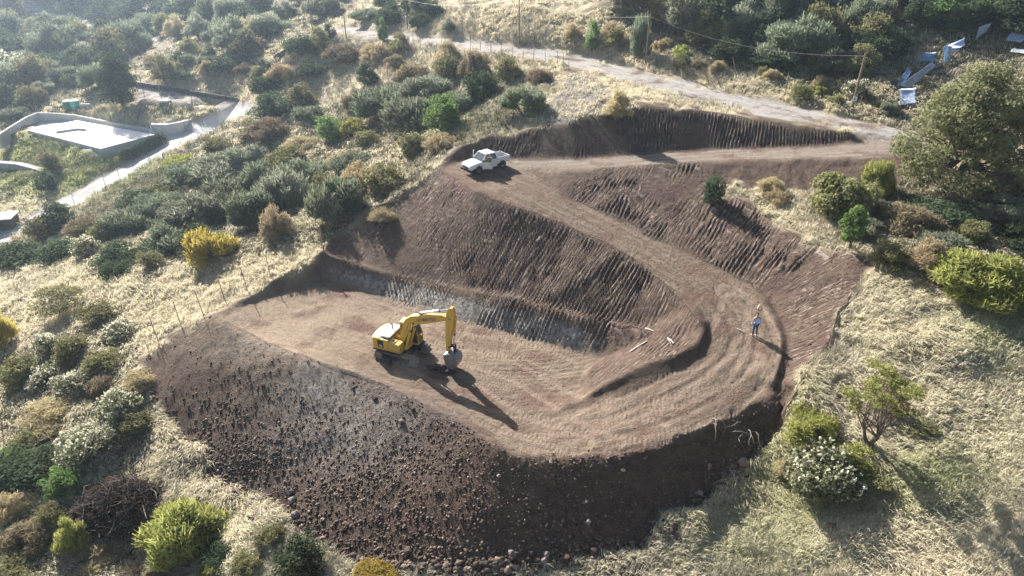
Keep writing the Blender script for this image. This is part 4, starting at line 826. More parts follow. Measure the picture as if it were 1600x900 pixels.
MB().box(-1.86, .42, -1.075, -1.02, .86, .96).ob('skirt', M_BLK, body)
for a in ((.40, -1.03, 1.1), (.40, -.46, 1.1)):
    MB().tube([a, (.4, a[1], 2.05), (-.1, a[1], 2.1), (-.1, a[1], 1.6)], .018, 6).ob('handrail', M_YEL, body)
# cab on the left
cab = MB(); c0, c1, y0, y1 = -.32, 1.12, .42, 1.08
prof = [(c0, 1.05), (c0, 2.55), (c0 + .12, 2.66), (.78, 2.66), (.92, 2.58), (c1, 1.75), (c1, 1.05)]
for x, z, X2, Z2 in ((c0, 1.05, c0, 2.6), (c0, 2.6, .85, 2.62), (.85, 2.62, c1, 1.75), (c1, 1.75, c1, 1.05), (c0, 1.05, c1, 1.05), (.45, 1.05, .45, 2.62), (c0, 1.72, .45, 1.72)):
    for yy in (y0, y1): cab.tube([(x, yy, z), (X2, yy, Z2)], .04, 6)
for x, z in ((c0, 1.07), (c0, 2.58), (.85, 2.62), (c1, 1.75), (c1, 1.08)): cab.tube([(x, y0, z), (x, y1, z)], .04, 6)
cabo = cab.ob('cab', M_YEL, ex)
MB().box(c0 - .03, .92, y0 - .03, y1 + .03, 2.62, 2.70).ob('cab_roof', M_YELT, cabo, .02)
MB().box(c0, c1, y0, y1, .95, 1.06).box(c0, .44, y0 + .005, y0 + .04, 1.06, 1.7).box(c0, c0 + .05, y0, y1, 1.06, 1.7).box(c0, c1, y1 - .04, y1, 1.06, 1.5).ob('cab_panel', M_YEL, cabo)
MB().box(c0 + .02, .43, y0, y0 + .012, 1.74, 2.58).box(c0 + .005, c0 + .017, y0 + .04, y1 - .04, 1.74, 2.56).box(c0 + .04, .8, y1 - .012, y1, 1.52, 2.58).prism([(.47, 1.1), (.47, 2.58), (.83, 2.58), (c1 - .03, 1.75), (c1 - .03, 1.1)], y0, y0 + .012).prism([(.86, 2.58), (c1 + .005, 1.76), (c1 - .008, 1.76), (.847, 2.58)], y0 + .04, y1 - .04).ob('window', M_GLASS, cabo)
MB().box(.1, .5, .58, .92, 1.2, 1.38).box(.05, .16, .58, .92, 1.38, 1.95).ob('seat', M_BLK, cabo, .03)
MB().box(1.12, 1.42, .38, 1.12, .98, 1.06).ob('cab_step', M_BLK, cabo)
MB().tube([(.9, .44, 1.06), (.98, .40, 1.5), (1.0, .38, 2.15)], .03, 6).box(.94, 1.06, .3, .44, 2.1, 2.3).ob('mirror', M_BLK, cabo)
# boom
def plate_arm(centre, hw, yw):
    """box-section arm through centre points (x, z) with half widths"""
    up, lo = [], []
    for i, (x, z) in enumerate(centre):
        a = centre[max(0, i - 1)]; b = centre[min(len(centre) - 1, i + 1)]; d_ = math.atan2(b[1] - a[1], b[0] - a[0]) + math.pi / 2
        up.append((x + math.cos(d_) * hw[i], z + math.sin(d_) * hw[i])); lo.append((x - math.cos(d_) * hw[i], z - math.sin(d_) * hw[i]))
    m_ = MB(); n = len(up)
    for i in range(n - 1):
        m_.prism([up[i], up[i + 1], lo[i + 1], lo[i]], -yw, yw)
    return m_
bc = [(.08, 1.35), (.30, 2.0), (.60, 2.75), (.85, 3.22), (1.25, 3.52), (1.8, 3.68), (2.7, 3.95), (3.5, 4.18), (4.05, 4.30)]
BY = -.08
boom = plate_arm(bc, [.15, .24, .31, .35, .35, .33, .28, .22, .13], .22)
boom.V = [(x, y + BY, z) for x, y, z in boom.V]; boomo = boom.ob('boom', M_YEL, ex)
bt = MB()
for i in range(4, 8):
    a, b = bc[i], bc[i + 1]; w0, w1 = [.13, .2, .27, .31, .32, .30, .25, .19, .12][i:i + 2]
    bt.add([(a[0] - w0 * .27, BY - .215, a[1] + w0 * .965 + .006), (b[0] - w1 * .27, BY - .215, b[1] + w1 * .965 + .006), (b[0] - w1 * .27, BY + .215, b[1] + w1 * .965 + .006), (a[0] - w0 * .27, BY + .215, a[1] + w0 * .965 + .006)], [(0, 1, 2, 3)])
bt.ob('boom_top_plate', M_YELT, boomo)
def cyl(name, a, b, r, par, split=.6, m=M_YEL):
    a, b = Vector(a), Vector(b); c_ = a.lerp(b, split)
    o = MB().tube([a, c_], r, 12).tube([a - Vector((0, r * 1.3, 0)), a + Vector((0, r * 1.3, 0))], r * 1.2, 10).ob(name, m, par)
    MB().tube([c_, b], r * .55, 10).ob('rod', M_CHROME, o); MB().tube([c_ - (b - a).normalized() * .06, c_ + (b - a).normalized() * .03], r * 1.15, 12).ob('gland', M_BLK, o); return o
for yy in (BY - .34, BY + .34): cyl('boom_cylinder', (.55, yy, 1.12), (1.25, yy, 3.3), .095, ex, .72)
MB().tube([(1.25, BY - .36, 3.3), (1.25, BY + .36, 3.3)], .07, 10).ob('cylinder_pin', M_STEEL, boomo)
MB().box(.35, .68, BY - .42, BY + .42, .98, 1.22).ob('boom_bracket', M_YEL, body, .03)
cyl('arm_cylinder', (1.75, BY, 4.12), (4.18, BY, 4.98), .085, boomo, .62, M_CHROME)
MB().prism([(1.6, 3.95), (1.75, 4.22), (1.9, 4.0)], BY - .1, BY - .03).prism([(1.6, 3.95), (1.75, 4.22), (1.9, 4.0)], BY + .03, BY + .1).ob('cylinder_bracket', M_BLK, boomo)
MB().tube([(.9, BY + .19, 3.3), (1.3, BY + .19, 3.95), (1.9, BY + .15, 4.15), (3.0, BY + .14, 4.35), (3.9, BY + .12, 4.55), (4.1, BY + .1, 4.75)], .03, 6).tube([(.5, BY - .19, 2.2), (.85, BY - .2, 3.2), (1.2, BY - .19, 3.7)], .03, 6).ob('hydraulic_hose', M_BLK, boomo)
ac = [(4.24, 5.12), (4.20, 4.75), (4.12, 4.25), (4.02, 3.4), (3.92, 2.5), (3.84, 1.55)]
arm = plate_arm(ac, [.10, .27, .31, .24, .19, .11], .19); arm.V = [(x, y + BY, z) for x, y, z in arm.V]; armo = arm.ob('arm', M_YEL, ex)
MB().tube([(4.12, BY - .25, 4.25), (4.12, BY + .25, 4.25)], .08, 12).tube([(3.85, BY - .2, 1.62), (3.85, BY + .2, 1.62)], .07, 10).ob('arm_pin', M_STEEL, armo)
cyl('bucket_cylinder', (4.52, BY, 4.35), (4.28, BY, 2.1), .075, armo, .62)
MB().prism([(4.28, 2.12), (4.38, 2.1), (4.42, 1.45), (4.3, 1.42)], BY - .16, BY - .1).prism([(4.28, 2.12), (4.38, 2.1), (4.42, 1.45), (4.3, 1.42)], BY + .1, BY + .16).prism([(3.9, 1.95), (4.3, 2.15), (4.3, 2.02), (3.95, 1.82)], BY - .2, BY - .145).prism([(3.9, 1.95), (4.3, 2.15), (4.3, 2.02), (3.95, 1.82)], BY + .145, BY + .2).ob('bucket_linkage', M_BLK, armo)
# bucket: curved shell with side plates and teeth
bp = [(3.62, 1.35), (3.92, 1.52), (4.3, 1.5), (4.6, 1.28), (4.7, .92), (4.6, .55), (4.3, .25), (3.98, .08)]
bk = MB(); W_ = .46
for i in range(len(bp) - 1):
    a, b = bp[i], bp[i + 1]; bk.prism([a, b, (b[0] - .03, b[1] - .045), (a[0] - .02, a[1] - .05)], BY - W_, BY + W_)
bk.prism(bp + [(3.75, .7)], BY - W_ - .035, BY - W_).prism(bp + [(3.75, .7)], BY + W_, BY + W_ + .035)
bko = bk.ob('bucket', M_STEEL, ex)
for k in range(5):
    y = BY - .38 + k * .19; MB().prism([(4.05, .12), (3.98, .0), (3.74, -.02), (3.9, .1)], y - .045, y + .045).ob('tooth', M_STEEL, bko)
def text(body_, size, M, m, par, name='lettering'):
    cu = bpy.data.curves.new('t', 'FONT'); cu.body = body_; cu.size = size; cu.extrude = .004; cu.align_x = 'CENTER'; cu.offset = .004
    tmp = bpy.data.objects.new('t', cu); COL.objects.link(tmp); dg = bpy.context.evaluated_depsgraph_get(); me = bpy.data.meshes.new_from_object(tmp.evaluated_get(dg)); me.name = name
    bpy.data.objects.remove(tmp); me.materials.clear(); o = link(name, me, m, par); o.matrix_local = M; return o
ang = math.atan2(4.18 - 3.68, 1.7)
text('KOMATSU', .33, Matrix.Translation((2.35, BY - .228, 3.72)) @ Matrix.Rotation(-ang, 4, 'Y') @ Matrix.Rotation(R(90), 4, 'X'), M_LET, boomo)
text('200', .2, Matrix.Translation((-1.17, -1.082, 1.22)) @ Matrix.Rotation(R(90), 4, 'X'), M_WHITE, body, 'number')

# ------------------------------------------------------------------ white double-cab pickup (x forward)
fw, rw = P(748, 273, 4), P(784, 264, 4); tc_ = (fw + rw) / 2; hd = math.atan2(fw[1] - rw[1], fw[0] - rw[0])
tx = tc_[0] + math.sin(hd) * -.72 * 1; ty = tc_[1] + math.cos(hd) * .72 * -1
tl = Vector((-math.sin(hd), math.cos(hd)))              # to the left of the truck (near side)
tx, ty = tc_[0] - tl.x * .72, tc_[1] - tl.y * .72
tk = tag(empty('pickup_truck', (tx, ty, (gz(*fw[:2]) + gz(*rw[:2])) / 2 + .0), hd, .93), 'white double-cab pickup with its front doors open, parked at the bend of the upper track', 'pickup truck')
def shell(sections):
    """loft of closed cross sections (x, halfwidth bottom, halfwidth top, z bottom, z top)"""
    m_ = MB(); V = []
    for x, wb, wt, zb, zt in sections: V += [(x, -wb, zb), (x, -wb, (zb + zt) / 2), (x, -wt, zt), (x, wt, zt), (x, wb, (zb + zt) / 2), (x, wb, zb)]
    n = len(sections); F = [tuple(range(5, -1, -1)), tuple(range((n - 1) * 6, n * 6))]
    for i in range(n - 1):
        for k in range(6): F.append((i * 6 + k, i * 6 + (k + 1) % 6, (i + 1) * 6 + (k + 1) % 6, (i + 1) * 6 + k))
    return m_.add(V, F)
bo = shell([(2.42, .68, .62, .50, .78), (2.34, .80, .74, .45, .92), (1.9, .85, .80, .62, 1.0), (1.05, .86, .80, .62, 1.08), (.95, .86, .82, .40, 1.08), (-.85, .86, .82, .40, 1.08)]).ob('body', M_WHITE, tk, .03)
MB().box(-.86, -2.45, -.80, -.76, .55, 1.12).box(-.86, -2.45, .76, .80, .55, 1.12).box(-2.45, -2.40, -.80, .80, .52, 1.12).box(-.90, -.86, -.80, .80, .5, 1.12).ob('cargo_bed', M_WHITE, bo, .012)
MB().box(-2.40, -.9, -.76, .76, .56, .62).ob('bed_floor', M_BLK, bo)
for s_ in (-1, 1): MB().tube([(-.92, s_ * .80, 1.15), (-2.42, s_ * .80, 1.15)], .02, 6).ob('bed_rail', M_WHITE, bo)
cb = MB(); A = [(.98, 1.08), (.42, 1.60), (-.70, 1.62), (-.85, 1.08)]
for s_ in (-1, 1):
    for (a, b) in ((0, 1), (1, 2), (2, 3)):
        pa, pb = A[a], A[b]; ya = .80 if a in (0, 3) else .66; yb = .80 if b in (0, 3) else .66; cb.tube([(pa[0], s_ * ya, pa[1]), (pb[0], s_ * yb, pb[1])], .045, 6)
    cb.tube([(.02, s_ * .80, 1.08), (-.02, s_ * .66, 1.61)], .045, 6)
cb.ob('cab_frame', M_WHITE, bo); MB().box(.45, -.72, -.68, .68, 1.60, 1.66, None, .93).ob('roof', M_WHITE, bo, .025)
MB().add([(1.0, -.76, 1.09), (1.0, .76, 1.09), (.44, .64, 1.60), (.44, -.64, 1.60)], [(0, 1, 2, 3)]).ob('windscreen', M_GLASS, bo)
MB().add([(-.86, -.74, 1.09), (-.86, .74, 1.09), (-.72, .62, 1.6), (-.72, -.62, 1.6)], [(0, 1, 2, 3)]).ob('rear_window', M_GLASS, bo)
for s_ in (-1, 1): MB().add([(-.04, s_ * .80, 1.1), (-.8, s_ * .80, 1.1), (-.68, s_ * .67, 1.57), (-.06, s_ * .67, 1.58)], [(0, 1, 2, 3)]).ob('side_window', M_GLASS, bo)
MB().box(.25, .6, -.6, .6, .7, .95).box(.1, .2, -.6, .6, .9, 1.35).box(-.6, -.3, -.6, .6, .75, .95).box(.80, .98, -.75, .75, .98, 1.12).ob('interior', M_BLK, bo)
for s_ in (-1, 1):
    Mx = Matrix.Translation((.93, s_ * .84, 0)) @ Matrix.Rotation(s_ * -R(52), 4, 'Z')
    d_ = MB().box(-.93, 0, -.03, .03, .46, 1.08, Mx); dd = d_.ob('door', M_WHITE, tk, .015)
    w_ = MB().tube([Mx @ Vector((0, 0, 1.08)), Mx @ Vector((-.48, 0, 1.56)), Mx @ Vector((-.93, 0, 1.56)), Mx @ Vector((-.93, 0, 1.08))], .025, 6); w_.ob('window_frame', M_WHITE, dd)
    MB().add([Mx @ Vector(p_) for p_ in ((-.05, 0, 1.08), (-.5, 0, 1.54), (-.91, 0, 1.54), (-.91, 0, 1.08))], [(0, 1, 2, 3)]).ob('window', M_GLASS, dd)
    MB().box(-.12, 0, .03 * s_, .22 * s_, 1.10, 1.26, Mx).ob('mirror', M_BLK, dd)
    MB().box(-.88, -.72, s_ * .03, s_ * .055, .93, .97, Mx).ob('handle', M_BLK, dd)
for x in (1.42, -1.48):
    for s_ in (-1, 1):
        MB().tube([(x, s_ * .62, .35), (x, s_ * .84, .35)], .35, 20).ob('wheel', M_BLK, tk); MB().tube([(x, s_ * .83, .35), (x, s_ * .855, .35)], .19, 14).ob('rim', M_STEEL, [o for o in tk.children if o.name.startswith('wheel')][-1])
        MB().add([(x + .44 * math.cos(t), s_ * .862, .38 + .44 * math.sin(t)) for t in [math.pi * k / 10 for k in range(11)]], [tuple(range(11))]).ob('wheel_arch', M_BLK, bo)
MB().box(2.36, 2.50, -.80, .80, .36, .56).box(2.43, 2.47, -.5, .5, .6, .78).ob('front_bumper', M_BLK, bo, .02)
for s_ in (-1, 1): MB().box(2.38, 2.455, s_ * .55 - .13, s_ * .55 + .13, .68, .82).ob('headlight', M_CHROME, bo, .02)
MB().box(-2.47, -2.455, -.78, -.66, .72, .98).box(-2.47, -2.455, .66, .78, .72, .98).ob('tail_light', M_RED, bo)
MB().box(-2.2, 2.2, -.4, .4, .28, .44).ob('chassis', M_BLK, tk)

tk.scale = (.93, .93, 1.04)
# ------------------------------------------------------------------ person, one skinned body
def skin_body(name, verts, edges, radii, m, parent, root=0, sub=2):
    me = bpy.data.meshes.new(name); me.from_pydata(verts, edges, []); o = link(name, me, m, parent)
    sk = o.modifiers.new('skin', 'SKIN'); sk.use_smooth_shade = True
    for i, r in enumerate(radii): me.skin_vertices[0].data[i].radius = (r, r) if not hasattr(r, '__len__') else r; me.skin_vertices[0].data[i].use_root = (i == root)
    o.modifiers.new('sub', 'SUBSURF').levels = sub; o.modifiers['sub'].render_levels = sub
    dg = bpy.context.evaluated_depsgraph_get(); m2 = bpy.data.meshes.new_from_object(o.evaluated_get(dg)); o.modifiers.clear(); o.data = m2
    m2.materials.clear(); m2.materials.append(m); return o
M_SKIN = simple("skin", (.42, .26, .18), .6, .08, 8); M_SHIRT = simple("light_blue_shirt", (.36, .54, .82), .8, .08, 7); M_TROU = simple("slate_blue_trousers", (.10, .13, .17), .85, .15, 7); M_HAIR = simple("black_cloth_cap", (.012, .012, .014), .8, .2, 8); M_SHOE = simple("dusty_white_shoe", (.5, .46, .4), .8, .2, 8)
pg = G(1178, 525); pe = tag(empty('person', (pg.x, pg.y, pg.z), R(100)), 'person in light blue shirt, dark trousers and black cap standing on the lower lane', 'person')
V = [(0, 0, .96), (0, 0, 1.12), (0, 0, 1.30), (0, 0, 1.44), (0, 0, 1.52), (.01, 0, 1.60), (.02, 0, 1.70)]; E_ = [(0, 1), (1, 2), (2, 3), (3, 4), (4, 5), (5, 6)]; Rd = [(.13, .155), (.115, .14), (.12, .165), (.095, .14), .055, .09, .08]
def chain(start, pts, rad):
    p_ = start
    for a, r in zip(pts, rad): V.append(a); Rd.append(r); E_.append((p_, len(V) - 1)); p_ = len(V) - 1
    return p_
for s_ in (-1, 1):
    chain(0, [(0, s_ * .10, .90), (.02 if s_ > 0 else -.02, s_ * .11, .48), (-.03 + .05 * s_, s_ * .12, .10), (.08 + .05 * s_, s_ * .13, .05)], [.10, .062, .045, .04])
    w_ = chain(3, [(0, s_ * .20, 1.40), (-.02, s_ * .27, 1.13), (.05, s_ * .29, .90), (.07, s_ * .285, .83)], [.062, .048, .034, .032])
    for k, (dy, dl) in enumerate(((-.028, .072), (-.009, .082), (.010, .078), (.028, .062))):
        chain(w_, [(.075, s_ * (.285 + dy * .3), .80 - dl * .1), (.09 + dy, s_ * .275, .80 - dl * .55), (.085 + dy, s_ * .262, .80 - dl)], [.010, .009, .008])
    chain(w_, [(.10, s_ * .27, .80), (.115, s_ * .255, .765)], [.010, .009])
body_ = skin_body('body', V, E_, Rd, M_SKIN, pe)
def sub_body(name, vs, es, rs, m, sub=2): return skin_body(name, vs, es, rs, m, pe, 0, sub)
sub_body('shirt', [(0, 0, .93), (0, 0, 1.12), (0, 0, 1.30), (0, 0, 1.42), (0, .165, 1.39), (-.02, .25, 1.13), (.045, .288, .93), (0, -.165, 1.39), (-.02, -.25, 1.13), (.045, -.288, .93)], [(0, 1), (1, 2), (2, 3), (3, 4), (4, 5), (5, 6), (3, 7), (7, 8), (8, 9)], [(.155, .185), (.15, .175), (.15, .195), (.09, .12), .07, .058, .048, .07, .058, .048], M_SHIRT)
sub_body('trousers', [(0, 0, .97), (0, .10, .88), (.02, .11, .48), (.02, .12, .11), (0, -.10, .88), (-.02, -.11, .48), (-.08, -.12, .11)], [(0, 1), (1, 2), (2, 3), (0, 4), (4, 5), (5, 6)], [(.14, .165), .115, .082, .068, .115, .082, .068], M_TROU)
for x, y in ((.02, .12), (-.08, -.12)): sub_body('shoe', [(x - .04, y, .05), (x + .08, y, .045), (x + .17, y, .035)], [(0, 1), (1, 2)], [.05, .048, .036], M_SHOE)
sub_body('cap', [(-.02, 0, 1.70), (.0, 0, 1.76), (.12, 0, 1.71), (.19, 0, 1.70)], [(0, 1), (1, 2), (2, 3)], [.098, .085, (.03, .07), (.012, .06)], M_HAIR)
for s_ in (-1, 1): MB().tube([(.0, s_ * .088, 1.60), (.0, s_ * .105, 1.65)], .018, 6).ob('ear', M_SKIN, pe); MB().tube([(.095, s_ * .032, 1.655), (.104, s_ * .032, 1.655)], .011, 6).ob('eye', M_HAIR, pe)
MB().tube([(.09, 0, 1.66), (.125, 0, 1.625)], [.01, .016], 6).ob('nose', M_SKIN, pe); MB().box(.09, .102, -.025, .025, 1.572, 1.58).ob('mouth', M_RED, pe)

# ------------------------------------------------------------------ fences and poles
def fence(name, posts, hts, label, lean=None, wires=(.35, .6, .95), dm=M_WOOD, r=.036):
    g0 = G(*posts[0]); root = tag(empty(name, g0), label, 'fence'); tops = []
    for i, (u, v) in enumerate(posts):
        g = G(u, v); dep = g.y * cp - (g.z - CZ) * sp_; h = hts[i] * dep / FPX / math.cos(math.atan2(CZ - g.z, g.y)); lx, ly = lean[i] if lean else (rng.uniform(-.06, .06), rng.uniform(-.05, .05))
        b = g - g0; t_ = b + Vector((lx * h, ly * h, h)); MB().tube([b - Vector((0, 0, .3)), (b + t_) / 2 + Vector((rng.uniform(-.02, .02), 0, 0)), t_], [r, r * .9, r * .75], 6).ob('post', dm, root); tops.append((b, t_))
    if wires:
        w = MB()
        for (b0, t0), (b1, t1) in zip(tops[:-1], tops[1:]):
            for k in wires: a = b0.lerp(t0, k); c_ = b1.lerp(t1, k); w.tube([a, (a + c_) / 2 - Vector((0, 0, .04)), c_], .004, 3, False)
        w.ob('wire', M_BLK, root)
    return root
fence('wire_fence', [(234,549),(248,534),(282,506),(319,494),(353,473),(388,456),(423,432),(487,376),(541,332),(590,340 - 12),(618,296)], [16,38,34,38,36,38,32,26,20,14,16], 'leaning wooden posts with thin wire along the left lip of the cut', lean=[(-.25,.1),(-.1,.02),(-.08,.03),(-.12,0),(-.1,0),(-.12,.02),(-.05,0),(0,0),(0,0),(-.3,0),(0,0)])
fence('wire_fence', [(600,66),(619,62),(632,66),(646,70),(657,74),(690,76),(710,80),(735,80),(751,79),(767,86),(785,89),(801,92),(817,93),(834,96),(852,98),(871,100),(880,106),(889,109)], [22,20,18,18,18,20,22,24,24,22,22,20,20,20,20,20,22,18], 'row of upright posts along the near side of the upper road')
fence('wire_fence', [(692,56),(722,58),(740,62),(763,66),(780,66),(796,66),(920,83),(941,87),(961,88),(992,92)], [20,20,20,20,22,22,20,20,18,20], 'row of posts on the far side of the upper road')
fence('leaning_fence', [(1036,106),(1053,112),(1085,124),(1110,130),(1128,136),(1152,124),(1226,150),(1370,146),(1343,172)], [22,22,34,36,38,32,34,24,20], 'half-fallen row of leaning posts on the bank above the road', lean=[(-.5,.1),(-.5,.1),(-.6,.15),(-.6,.1),(-.6,.1),(-.35,0),(0,0),(0,0),(-.05,0)], wires=(.8,), r=.06)
fence('wire_fence', [(21,374),(45,357),(95,330),(117,320),(164,289),(186,275),(209,265),(232,250),(257,232),(290,205),(318,198),(345,182),(366,172)], [16,14,14,13,14,14,13,13,14,14,13,13,12], 'posts along the near edge of the concrete driveway')
fence('wire_fence', [(3,660),(10,648),(45,600),(95,560)], [34,30,26,24], 'few grey posts among the bushes at the lower left edge', wires=(.9,))
POLE = []
def upole(u, v, top_v, label, r=.11, lean=0, arm=True, plate=False):
    g = G(u, v); dep = g.y * cp - (g.z - CZ) * sp_; h = (v - top_v) * dep / FPX / math.cos(math.atan2(CZ - g.z, g.y)); o = tag(empty('utility_pole', g), label, 'pole', 'utility poles along the tracks')
    MB().tube([(0, 0, -.3), (lean * h * .5, 0, h * .5), (lean * h, 0, h)], [r, r * .85, r * .65], 8).ob('pole', M_WOOD, o)
    if arm: MB().box(lean * h - .45, lean * h + .45, -.04, .04, h - .35, h - .27).ob('crossarm', M_WOOD, o)
    if plate:
        pl_ = MB().box(-.22, .22, -r - .03, -r - .01, 1.1, 1.55).ob('plate', M_WHITE, o); MB().box(-.05, .05, -r - .04, -r - .032, 1.2, 1.45).ob('plate_mark', M_DECAL, pl_)
    POLE.append(Vector(g) + Vector((lean * h, 0, h - .2))); return o
upole(136,147,102,'leftmost pole, standing in the scrub above the two tanks')
upole(300,92,47,'pole above the black-railed paved terrace')
upole(489,52,0,'tall pole at the left bend of the upper road, cut by the top edge')
upole(541,60,27,'short pole right of the tall one at the left bend of the upper road')
upole(637,48,2,'pole on the far side of the road above the straw slope')
upole(811,69,0,'tall pole beside the road under the open straw hill')
upole(1009,97,29,'grey pole beside the slim feathery tree')
upole(1330,174,90,'thick brown pole with a small white plate near the junction', .16, .02, False, True)
upole(226,152,118,'thin pole at the corner of the paved terrace beside the dark tree', .07, 0, False)
upole(253,157,126,'thin pole on the paved terrace with a white slab at its foot', .07, 0, False)
upole(304,178,140,'thin pole behind the pale stone retaining wall', .07, 0, False)
def cable(a, b, sag, label):
    mid = (a + b) / 2 - Vector((0, 0, sag)); pts = [a.lerp(mid, t) * (1 - t) + mid.lerp(b, t) * t for t in [k / 12 for k in range(13)]]; tag(MB().tube(pts, .011, 4).ob('overhead_cable', M_STEEL, None), label, 'cable')
cable(POLE[0], POLE[1], 1.6, 'sagging cable from the leftmost pole to the terrace pole'); cable(POLE[1], POLE[2], 2, 'pale cable from the terrace pole to the tall pole at the bend')
cable(POLE[3], POLE[4], 1.2, 'cable between the short pole at the bend and the next pole'); cable(POLE[4], POLE[5], 2, 'cable over the straw slope between two roadside poles'); cable(POLE[5], POLE[6], 2, 'cable along the road to the grey pole'); cable(POLE[6], POLE[7], 2.5, 'cable from the grey pole to the thick brown pole')

# ------------------------------------------------------------------ the pad, walls, tanks
def strip_wall(name, pts, th, z0f, topf, label, m, cat='wall', cap=None):
    """wall along ground points: top heights given, foot sunk into the ground"""
    root_pts = [Vector((p_[0], p_[1], 0)) for p_ in pts]; mb = MB(); n = len(pts); V = []; 
    for i in range(n):
        a = root_pts[max(0, i - 1)]; b = root_pts[min(n - 1, i + 1)]; d_ = (b - a).normalized(); nn = Vector((-d_.y, d_.x, 0)) * th / 2; zt = topf[i]; zb = z0f[i]
        V += [root_pts[i] - nn + Vector((0, 0, zb)), root_pts[i] + nn + Vector((0, 0, zb)), root_pts[i] + nn + Vector((0, 0, zt)), root_pts[i] - nn + Vector((0, 0, zt))]
    F = [(0, 1, 2, 3), tuple(4 * (n - 1) + k for k in (3, 2, 1, 0))]
    for i in range(n - 1):
        for k in range(4): F.append((4 * i + k, 4 * i + (k + 1) % 4, 4 * i + 4 + (k + 1) % 4, 4 * i + 4 + k))
    o = mb.add(V, F).ob(name, m, None); tag(o, label, cat); return o
ZP = -9.55
def pp(u, v, z=ZP): return P(u, v, z)
slab = tag(empty('foundation_slab', (0, 0, 0)), 'bright white concrete foundation slab with low parapets on the left hillside', 'foundation')
cs = [pp(45,203), pp(158,232), pp(240,210), pp(120,188)]
m_ = MB(); m_.prism([(c[0], c[1]) for c in cs], -12.5, ZP, 'z'); m_.ob('slab', M_CONCW, slab)
def para(a, b, z0, z1, th, m, nm, par):
    d_ = (Vector(b[:2]) - Vector(a[:2])).normalized(); nn = Vector((-d_.y, d_.x)) * th / 2; a = Vector(a[:2]); b = Vector(b[:2])
    return MB().prism([tuple(a - nn), tuple(b - nn), tuple(b + nn), tuple(a + nn)], z0, z1, 'z').ob(nm, m, par)
para(pp(44,204), pp(158,233), -12.5, ZP + .12, .3, M_CONC, 'front_parapet', slab); para(pp(158,233), pp(241,211), -12.4, ZP + .12, .3, M_CONC, 'side_parapet', slab)
para(pp(88,208), pp(122,203), ZP, ZP + .35, .2, M_CONC, 'kerb', slab); para(pp(122,203), pp(134,204), ZP, ZP + .35, .2, M_CONC, 'kerb', slab)
w1 = [(0,225,-10.6,1.5),(20,212,-10.5,1.6),(45,197,-10.5,1.7),(62,190,-10.4,1.7),(90,189,-10.35,1.5),(120,190,-10.3,1.3),(180,200,-10.2,1.0),(240,210,-10.2,.9)]
wp = [P(a, b, c) for a, b, c, _ in w1]; strip_wall('boundary_wall', wp, .3, [p_[2] - .8 for p_ in wp], [p_[2] + w[3] for p_, w in zip(wp, w1)], 'long pale wall curving round the back of the white foundation slab', M_CONC)
w2 = [(240,210,-10.2,1.9),(262,209,-10.1,1.7),(280,206,-9.95,1.7),(300,199,-9.8,1.5),(318,191,-9.6,1.4),(333,184,-9.4,1.2),(336,177,-9.2,.9)]
wp = [P(a, b, c) for a, b, c, _ in w2]; strip_wall('retaining_wall', wp, .5, [p_[2] - .8 for p_ in wp], [p_[2] + w[3] for p_, w in zip(wp, w2)], 'whitish stone retaining wall beside the bright apron, right of the slab', simple("whitish_stone", (.62, .6, .57), .9, .2, 1.6, bump=.6))
w3 = [(150,236,-11,.35),(182,244,-11.1,.35),(205,238,-10.9,.35)]
wp = [P(a, b, c) for a, b, c, _ in w3]; strip_wall('garden_kerb', wp, .3, [p_[2] - .8 for p_ in wp], [p_[2] + .45 for p_ in wp], 'low pale kerb round a small bare bed in front of the slab', M_CONC)
w4 = [(-20,254,-12.3,1.2),(0,256,-12.3,1.2),(30,258,-12.3,1.1),(60,265,-12.4,.9),(85,272,-12.5,.6),(108,280,-12.8,.3)]
wp = [P(a, b, c) for a, b, c, _ in w4]; strip_wall('stone_wall', wp, 1.1, [p_[2] - 1.8 for p_ in wp], [p_[2] + w[3] * .3 for p_, w in zip(wp, w4)], 'curved grey rubble-stone wall between the grassy terraces at the left edge', M_STONEW)
# dark rail wall round the paved terrace
def railing(name, uvz, h, label, spacing=.9):
    pts = [Vector(P(*e)) for e in uvz]; pts = [Vector((p_.x, p_.y, gz(p_.x, p_.y))) for p_ in pts]; root = tag(empty(name, pts[0]), label, 'barrier'); pan = MB(); acc = 0
    for a, b in zip(pts[:-1], pts[1:]):
        L = (b - a).length; d_ = (b - a) / L; nn = Vector((-d_.y, d_.x, 0)).normalized() * .05
        v = [a - nn, b - nn, b + nn, a + nn]; lo = Vector((0, 0, -.2)); hi = Vector((0, 0, h)); pan.add([(p_ - pts[0]) + lo for p_ in v] + [(p_ - pts[0]) + hi for p_ in v], [(3, 2, 1, 0), (4, 5, 6, 7), (0, 1, 5, 4), (1, 2, 6, 5), (2, 3, 7, 6), (3, 0, 4, 7)])
        for k in range(int(L / spacing)):
            c_ = a + d_ * (k + .5) * spacing - pts[0] - Vector((-d_.y, d_.x, 0)).normalized() * .1; MB().box(c_.x - .08, c_.x + .08, c_.y - .08, c_.y + .08, c_.z - .2, c_.z + h + .08).ob('post', M_BLK, root)
    pan.ob('panel', simple("tarred_board", (.06, .058, .062), .7, .3, 3), root)
railing('barrier_wall', [(212,133,-6),(260,142,-6.1),(320,151,-6.3),(383,160,-6.6)], .85, 'long black barrier along the far edge of the paved terrace')
railing('barrier_wall', [(426,72,3.6),(440,69,4.1),(462,65,4.6)], .95, 'short dark barrier at the left bend of the upper road')
